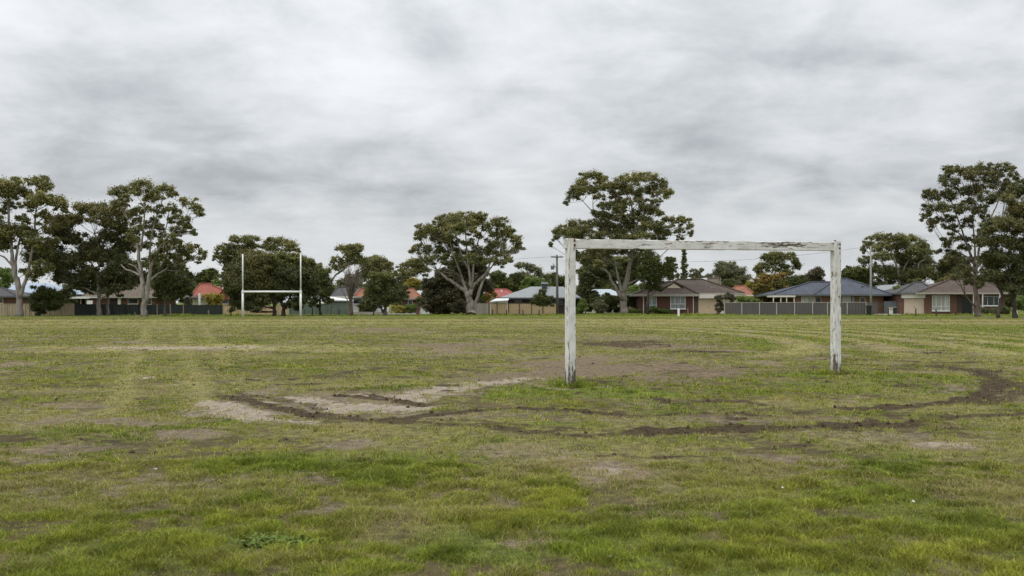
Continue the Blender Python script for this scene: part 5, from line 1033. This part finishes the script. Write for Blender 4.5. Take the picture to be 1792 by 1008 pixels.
q0, q1 = at(967.5, 461, 137.8), at(974, 470, 137.8); MB().tube([q0, q1], .05, 5).build('brace', M['pole_wood'], r); 
q0 = at(967, 468, 137.8); MB().box(q0.x - .25, q0.x + .25, 137.6, 137.9, q0.z - .3, q0.z + .25).build('transformer_box', M['pole_wood'], r)
def cable(label, A, B, sag, base):
    A, B = Vector(A), Vector(B); pts = [A.lerp(B, t) - Vector((0, 0, sag * 4 * t * (1 - t))) for t in np.linspace(0, 1, 25)]
    solo(MB().tube(pts, .013, 4), 'overhead_cable', M['iron'], label, 'cable', base=A)
cable('thin overhead cable from power pole towards the light pole', at(980, 448.6, 137.83), at(1523.8, 430.5, 131), 1.35, None)
cable('thin overhead cable from power pole running off left across the sky', at(969.5, 448.8, 137.83), at(420, 466, 172), .5, None)

# ------------------------------------------------------------------ bins, letterboxes, car, caravan, road
def wheelie(px, bot, h, mat, lid, label):
    Y = GY(bot); x = (px - CX) / F * Y; r = thing('wheelie_bin', label, 'bin', (x, Y, 0)); w_ = .28
    MB().add([(x-w_*.8,Y-.25,.06),(x+w_*.8,Y-.25,.06),(x+w_*.8,Y+.25,.06),(x-w_*.8,Y+.25,.06),(x-w_,Y-.3,h-.1),(x+w_,Y-.3,h-.1),(x+w_,Y+.3,h-.1),(x-w_,Y+.3,h-.1)],[(0,3,2,1),(4,5,6,7),(0,1,5,4),(1,2,6,5),(2,3,7,6),(3,0,4,7)]).build('body', M[mat], r)
    MB().add([(x-w_-.03,Y-.34,h-.097),(x+w_+.03,Y-.34,h-.097),(x+w_+.03,Y+.34,h-.097),(x-w_-.03,Y+.34,h-.097),(x-w_*.7,Y-.2,h),(x+w_*.7,Y-.2,h),(x+w_*.7,Y+.3,h),(x-w_*.7,Y+.3,h)],[(0,3,2,1),(4,5,6,7),(0,1,5,4),(1,2,6,5),(2,3,7,6),(3,0,4,7)]).build('lid', M[lid], r)
    for s_ in (-1, 1): MB().tube([(x + s_ * .2, Y + .3, .1), (x + s_ * .26, Y + .3, .1)], .1, 10).build('wheel', M['tyre'], r)
wheelie(1565, 549.9, 1.05, 'bin_dark', 'bin_blue', 'dark wheelie bin against the blue grey gate')
wheelie(1520.5, 551.4, 1.35, 'bin_dark', 'bin_dark', 'dark green wheelie bin left of the light pole')
def letterbox(px, bot, h, label, mat, cap):
    Y = GY(bot); x = (px - CX) / F * Y; r = thing('letterbox', label, 'letterbox', (x, Y, 0))
    MB().box(x - .22, x + .22, Y - .2, Y + .2, -.05, h).build('pillar', M[mat], r); MB().box(x - .27, x + .27, Y - .25, Y + .25, h + .002, h + .1).build('cap', M[cap], r)
    MB().box(x - .14, x + .14, Y - .215, Y - .202, h - .3, h - .2).build('slot', M['iron'], r)
letterbox(731, 551, .95, 'brown brick letterbox pillar at the end of the pale road', 'brick_brown', 'brick_brown')
letterbox(1558.5, 551, .95, 'cream pillar letterbox with tan cap before the blue grey gate', 'offwhite', 'bin_yellow')
def car(px, bot, label, mat, heading=0, Lc=4.3):
    Y = GY(bot); x = (px - CX) / F * Y; r = thing('parked_car', label, 'car', (x, Y, 0)); hw = .86
    prof = [(-.5,.28),(-.5,.62),(-.47,.78),(-.30,.86),(-.16,1.36),(.20,1.40),(.36,.95),(.49,.80),(.5,.55),(.5,.28)]
    V = [(x + p * Lc, Y - hw, z) for p, z in prof] + [(x + p * Lc, Y + hw, z) for p, z in prof]
    V = [(vx, vy + (.16 if vz > 1.1 else 0) * (1 if vy < Y else -1), vz) for vx, vy, vz in V]
    n = len(prof); MB().add(V, [tuple(range(n)), tuple(range(2 * n - 1, n - 1, -1))] + [(i, n + i, n + (i + 1) % n, (i + 1) % n) for i in range(n)]).build('body', M[mat], r)
    for a, b in ((-.27, -.04), (-.01, .30)):
        zt = 1.3; MB().add([(x + a * Lc, Y - hw - .012, .92), (x + b * Lc, Y - hw - .012, .92), (x + min(b, .2) * Lc, Y - hw + .13, zt), (x + max(a, -.16) * Lc, Y - hw + .13, zt), (x + a * Lc, Y - hw + .0, .92), (x + b * Lc, Y - hw + .0, .92), (x + min(b, .2) * Lc, Y - hw + .145, zt), (x + max(a, -.16) * Lc, Y - hw + .145, zt)], [(0,1,2,3),(0,4,5,1),(1,5,6,2),(2,6,7,3),(3,7,4,0)]).build('side_window', M['pane_dark'], r)
    for s_ in (-.31, .31):
        for yy in (-hw - .02, hw - .18):
            t = MB().tube([(x + s_ * Lc, Y + yy, .31), (x + s_ * Lc, Y + yy + .2, .31)], .31, 14).build('wheel', M['tyre'], r)
    return r
car(657, 548.6, 'white car parked low behind the bare tree', 'car_white', Lc=4.2)
def strip(name, pts, z, mat, lab=None, cat=None):
    o = MB().add([(p[0], p[1], z) for p in pts], [tuple(range(len(pts)))]).build(name, M[mat]); o['kind'] = 'structure'; return o
X_ = lambda px, Y: (px - CX) / F * Y
strip('road', [(X_(596, 141), 141), (X_(738, 141), 141), (X_(742, 156), 156), (X_(590, 156), 156)], .012 + .0, 'asphalt')
strip('driveway', [(X_(1207, 136.5), 136.5), (X_(1268, 136.5), 136.5), (X_(1268, 142), 142), (X_(1214, 142), 142)], .03, 'concrete')
strip('driveway', [(X_(1528, 134), 134), (X_(1622, 134), 134), (X_(1622, 142), 142), (X_(1534, 142), 142)], .03, 'concrete')
o = MB().box(X_(618, 137), X_(668, 137), 136.9, 137.2, -.05, .35).build('garden_wall', M['concrete']); tag(o, 'low pale block wall between the bare tree and the round olive tree', 'wall')

# ------------------------------------------------------------------ goals
def rugby():
    Y = 116.2; xl, xr = (424.8 - CX) / F * Y, (526.2 - CX) / F * Y; z = lambda py: CZ - (py - HZ) / F * Y
    r = thing('rugby_goal', 'slim white rugby goal posts shaped like an H before the bushy trees', 'goal posts', ((xl + xr) / 2, Y, 0)); zb = z(510.5)
    for x, nm in ((xl, 'left'), (xr, 'right')):
        u = MB().tube([(x, Y, -.1), (x, Y, 1.5), (x, Y, zb)], [.135, .13, .125], 12).tube([(x, Y, zb + .002), (x, Y, z(470)), (x, Y, z(444.8))], [.085, .08, .072], 12).build('upright', M['white_gloss'], r, smooth=True)
        MB().tube([(x, Y, zb - .16), (x, Y, zb + .16)], .15, 12).build('collar', M['white_gloss'], u)
    MB().tube([(xl + .151, Y, zb), (xr - .151, Y, zb)], .115, 10).build('crossbar', M['white_gloss'], r, smooth=True)
rugby()
def wood_paint(name, axis, peel):
    m, nt, b = nodes(name); t = N(nt, 'ShaderNodeTexCoord'); P = t.outputs['Object']
    def st(a, c):   # a across the grain, c along it
        mp = N(nt, 'ShaderNodeMapping'); mp.inputs['Scale'].default_value = (a, a, c) if axis == 'z' else (c, a, a); L(nt, P, mp.inputs['Vector']); return mp.outputs[0]
    grain = noise(nt, st(60, 2.2), 1, 5, .6); big = noise(nt, st(9, 1.3), 1, 5, .65, .4); fine = noise(nt, st(40, 9), 1, 4, .6); dirt = noise(nt, P, 3.2, 6, .65); crk = noise(nt, st(26, .9), 1, 3, .5, .3)
    s = N(nt, 'ShaderNodeSeparateXYZ'); L(nt, P, s.inputs[0])
    wood = ramp(nt, grain, [(.3, (.040, .031, .022)), (.5, (.12, .095, .07)), (.7, (.26, .225, .18))])
    paint = ramp(nt, dirt, [(.30, (.52, .50, .45)), (.48, (.68, .67, .635)), (.66, (.76, .755, .73))])
    paint = mixc(nt, 1.0, paint, ramp(nt, grain, [(.28, .74), (.5, 1.0)]), 'MULTIPLY')
    if axis == 'z':
        h = N(nt, 'ShaderNodeMapRange'); h.inputs['From Min'].default_value = .75; h.inputs['From Max'].default_value = 0.02; h.inputs['To Max'].default_value = .13; L(nt, s.outputs[2], h.inputs['Value'])
        bias = h.outputs[0]
    else:
        h = N(nt, 'ShaderNodeMapRange'); h.inputs['From Min'].default_value = .02; h.inputs['From Max'].default_value = .09; h.inputs['To Max'].default_value = .085; L(nt, s.outputs[2], h.inputs['Value'])
        h2 = N(nt, 'ShaderNodeMapRange'); h2.inputs['From Min'].default_value = 1.2; h2.inputs['From Max'].default_value = 3.6; h2.inputs['To Max'].default_value = 1.0; L(nt, s.outputs[0], h2.inputs['Value'])
        bias = math_(nt, 'ADD', math_(nt, 'MULTIPLY', h.outputs[0], h2.outputs[0]), math_(nt, 'MULTIPLY', h2.outputs[0], .03))
    mk = math_(nt, 'ADD', math_(nt, 'ADD', math_(nt, 'MULTIPLY', big, .62), math_(nt, 'MULTIPLY', fine, .38)), bias)
    n = N(nt, 'ShaderNodeMapRange', interpolation_type='SMOOTHSTEP'); n.inputs['From Min'].default_value = peel; n.inputs['From Max'].default_value = peel + .055; L(nt, mk, n.inputs['Value'])
    ck = ramp(nt, crk, [(.275, 1.0), (.305, 0.0)])
    c = mixc(nt, n.outputs[0], paint, wood); c = mixc(nt, math_(nt, 'MULTIPLY', ck, .8), c, (.045, .038, .03))
    if axis == 'x':
        rs = ramp(nt, noise(nt, st(8, 2.5), 1.3, 5, .6), [(.66, 0.0), (.70, 1.0)]); c = mixc(nt, math_(nt, 'MULTIPLY', rs, .7), c, (.17, .075, .045))
    if axis == 'z':
        gr = N(nt, 'ShaderNodeMapRange'); gr.inputs['From Min'].default_value = .35; gr.inputs['From Max'].default_value = 0.0; gr.inputs['To Max'].default_value = .45; L(nt, math_(nt, 'ADD', s.outputs[2], math_(nt, 'MULTIPLY', math_(nt, 'SUBTRACT', big, .5), .6)), gr.inputs['Value'])
        c = mixc(nt, gr.outputs[0], c, (.135, .115, .088))
    ch = noise(nt, st(24, 4.5), 1, 4, .62, .3); chm = math_(nt, 'MULTIPLY', ramp(nt, ch, [(.565, 0.0), (.61, 1.0)]), ramp(nt, noise(nt, st(11, .9), 1.0, 2, .5), [(.44, 0.0), (.54, 1.0)]))
    c = mixc(nt, math_(nt, 'MULTIPLY', chm, .85), c, (.07, .056, .042))
    L(nt, c, b.inputs['Base Color']); b.inputs['Roughness'].default_value = .7
    bump(nt, b, math_(nt, 'SUBTRACT', math_(nt, 'MULTIPLY', grain, .4), math_(nt, 'ADD', math_(nt, 'MULTIPLY', n.outputs[0], .6), ck)), .6, .006)
    return m
def plank(x0, x1, y0, y1, z0, z1, axis, seed):
    """slightly uneven timber with softened edges, along z or x"""
    g = np.random.default_rng(seed); mb = MB(); n = 26; c = .008; rings = []
    for i in range(n + 1):
        t = i / n; j = g.normal(0, .0022, 8)
        if axis == 'z': a0, a1, b0, b1 = x0, x1, y0, y1
        else: a0, a1, b0, b1 = y0, y1, z0, z1
        R_ = [(a0 + c, b0), (a1 - c, b0), (a1, b0 + c), (a1, b1 - c), (a1 - c, b1), (a0 + c, b1), (a0, b1 - c), (a0, b0 + c)]
        R_ = [(p + j[k], q + j[(k + 3) % 8]) for k, (p, q) in enumerate(R_)]
        if axis == 'z': rings += [(p, q, z0 + (z1 - z0) * t) for p, q in R_]
        else: rings += [(x0 + (x1 - x0) * t, p, q) for p, q in R_]
    Fs = [(i * 8 + k, i * 8 + (k + 1) % 8, (i + 1) * 8 + (k + 1) % 8, (i + 1) * 8 + k) for i in range(n) for k in range(8)]
    Fs += [tuple(range(8))[::-1], tuple(n * 8 + k for k in range(8))]
    return mb.add(rings, Fs)
def goal():
    A = Vector((GOAL_L[0], GOAL_L[1], gz(*GOAL_L))); B = Vector((GOAL_R[0], GOAL_R[1], gz(*GOAL_R))); d = B - A; ang = math.atan2(d.y, d.x); Ln = math.hypot(d.x, d.y)
    r = thing('football_goal', 'weathered white timber goal frame with peeling paint on the near side of the field', 'goal', tuple(A), ang)
    mz, mxm = wood_paint('peeling_paint_post', 'z', .57), wood_paint('peeling_paint_bar', 'x', .57)
    kl, kr = A.y / F, B.y / F; zl = (677 - 418) * kl; zr0 = B.z - A.z; zr = zr0 + (655 - 422.5) * kr
    hw, hd = .081, .075
    pl = plank(-hw, hw, -hd, hd, -.25, zl, 'z', 1).build('post', mz, r, local=True)
    pr = plank(Ln - .092, Ln + .075, -hd, hd, zr0 - .25, zr, 'z', 2).build('post', mz, r, local=True)
    # crossbar in its own frame so that the grain follows it
    zb0 = zl - .015; tl = math.atan2((zr - .02) - zb0, Ln); bar = plank(0, (Ln - .096 - hw - .003) / math.cos(tl), -.062, .062, -.178, 0, 'x', 3).build('crossbar', mxm, r, local=True)
    bar.location = (hw + .003, 0, zb0); bar.rotation_euler = (0, -tl, 0)
    MB().box(-hw - .05, -hw - .003, -.05, .05, zl - .19, zl - .02).build('bar_end', mz, r, local=True)
    def bolt(x, z, par, mat, rad=.02):
        MB().tube([(x, -hd - .0, z), (x, -hd - .018, z)], [rad, rad * .8], 8).build('bolt', M[mat], par, local=True)
    for z in (zl - .045, zl - .125): bolt(.055, z, pl, 'rust', .024)
    bolt(.05, zl - .012, pl, 'rust', .012)
    for z in (zr - .06, zr - .145): bolt(Ln + .035, z, pr, 'iron', .02)
    MB().box(Ln - .05, Ln - .02, -.03, .01, zr + .001, zr + .025).build('bolt', M['iron'], pr, local=True)
    bolt(Ln + .02, zr0 + (zr - zr0) * .585, pr, 'iron', .013)
goal()
# ------------------------------------------------------------------ small things lying in the grass
def weed(px, py, n, rad, label):
    x, y = G(px, py); z = gz(x, y); mb = MB(); g = np.random.default_rng(5)
    for i in range(n):
        a = g.random() * 6.283; d = min(abs(g.normal(0, .5)), .95) * rad; bx, by = x + math.cos(a) * d * 1.25, y + math.sin(a) * d; la = g.random() * 6.283; ln = g.uniform(.05, .11); w_ = g.uniform(.004, .010)
        ux, uy = math.cos(la), math.sin(la); up = g.uniform(.1, .5)
        mb.add([(bx - uy * w_, by + ux * w_, z - .01), (bx + uy * w_, by - ux * w_, z - .01), (bx + ux * ln * .5 + uy * w_ * 1.4, by + uy * ln * .5 - ux * w_ * 1.4, z + ln * up * .8), (bx + ux * ln * .5 - uy * w_ * 1.4, by + uy * ln * .5 + ux * w_ * 1.4, z + ln * up * .8), (bx + ux * ln, by + uy * ln, z + ln * up)], [(0, 1, 2, 3), (3, 2, 4)])
    solo(mb, 'weed_clump', plain('weed', (.10, .14, .02), .8, .5, 14), label, 'weed', base=(x, y, z))
weed(485, 952, 480, .24, 'low dark green weed clump in the grass at lower left')
def scrap(px, py, r, label, mat, seed):
    x, y = G(px, py); z = gz(x, y) + .02; g = np.random.default_rng(seed); V, Fs = [], []
    for i in range(5):
        for j in range(5): V.append((x + (i / 4 - .5) * 2 * r + g.normal(0, r * .12), y + (j / 4 - .5) * 1.7 * r + g.normal(0, r * .12), z + r * (.35 + .5 * math.sin(i * 1.3 + seed) * math.cos(j * 1.1)) + g.normal(0, r * .1)))
    n = len(V); V += [(a, b, c - .003) for a, b, c in V]
    for i in range(4):
        for j in range(4): k = i * 5 + j; Fs += [(k, k + 5, k + 6, k + 1), (n + k, n + k + 1, n + k + 6, n + k + 5)]
    solo(MB().add(V, Fs), 'litter_scrap', M[mat], label, 'litter', base=(x, y, z))
scrap(1067, 981, .016, 'crumpled white scrap in the grass at bottom centre', 'white_paint', 1)
scrap(1598, 884, .013, 'pale crumpled scrap in the grass at lower right', 'offwhite', 2)
scrap(287, 940, .012, 'tiny bluish white scrap in the grass at lower left', 'metal_pale', 3)
scrap(1371, 860, .014, 'small pale leaf scrap in the grass right of the bare patch', 'offwhite', 4)
scrap(272, 825, .014, 'tiny white scrap in the grass left of the bright green patch', 'white_paint', 5)
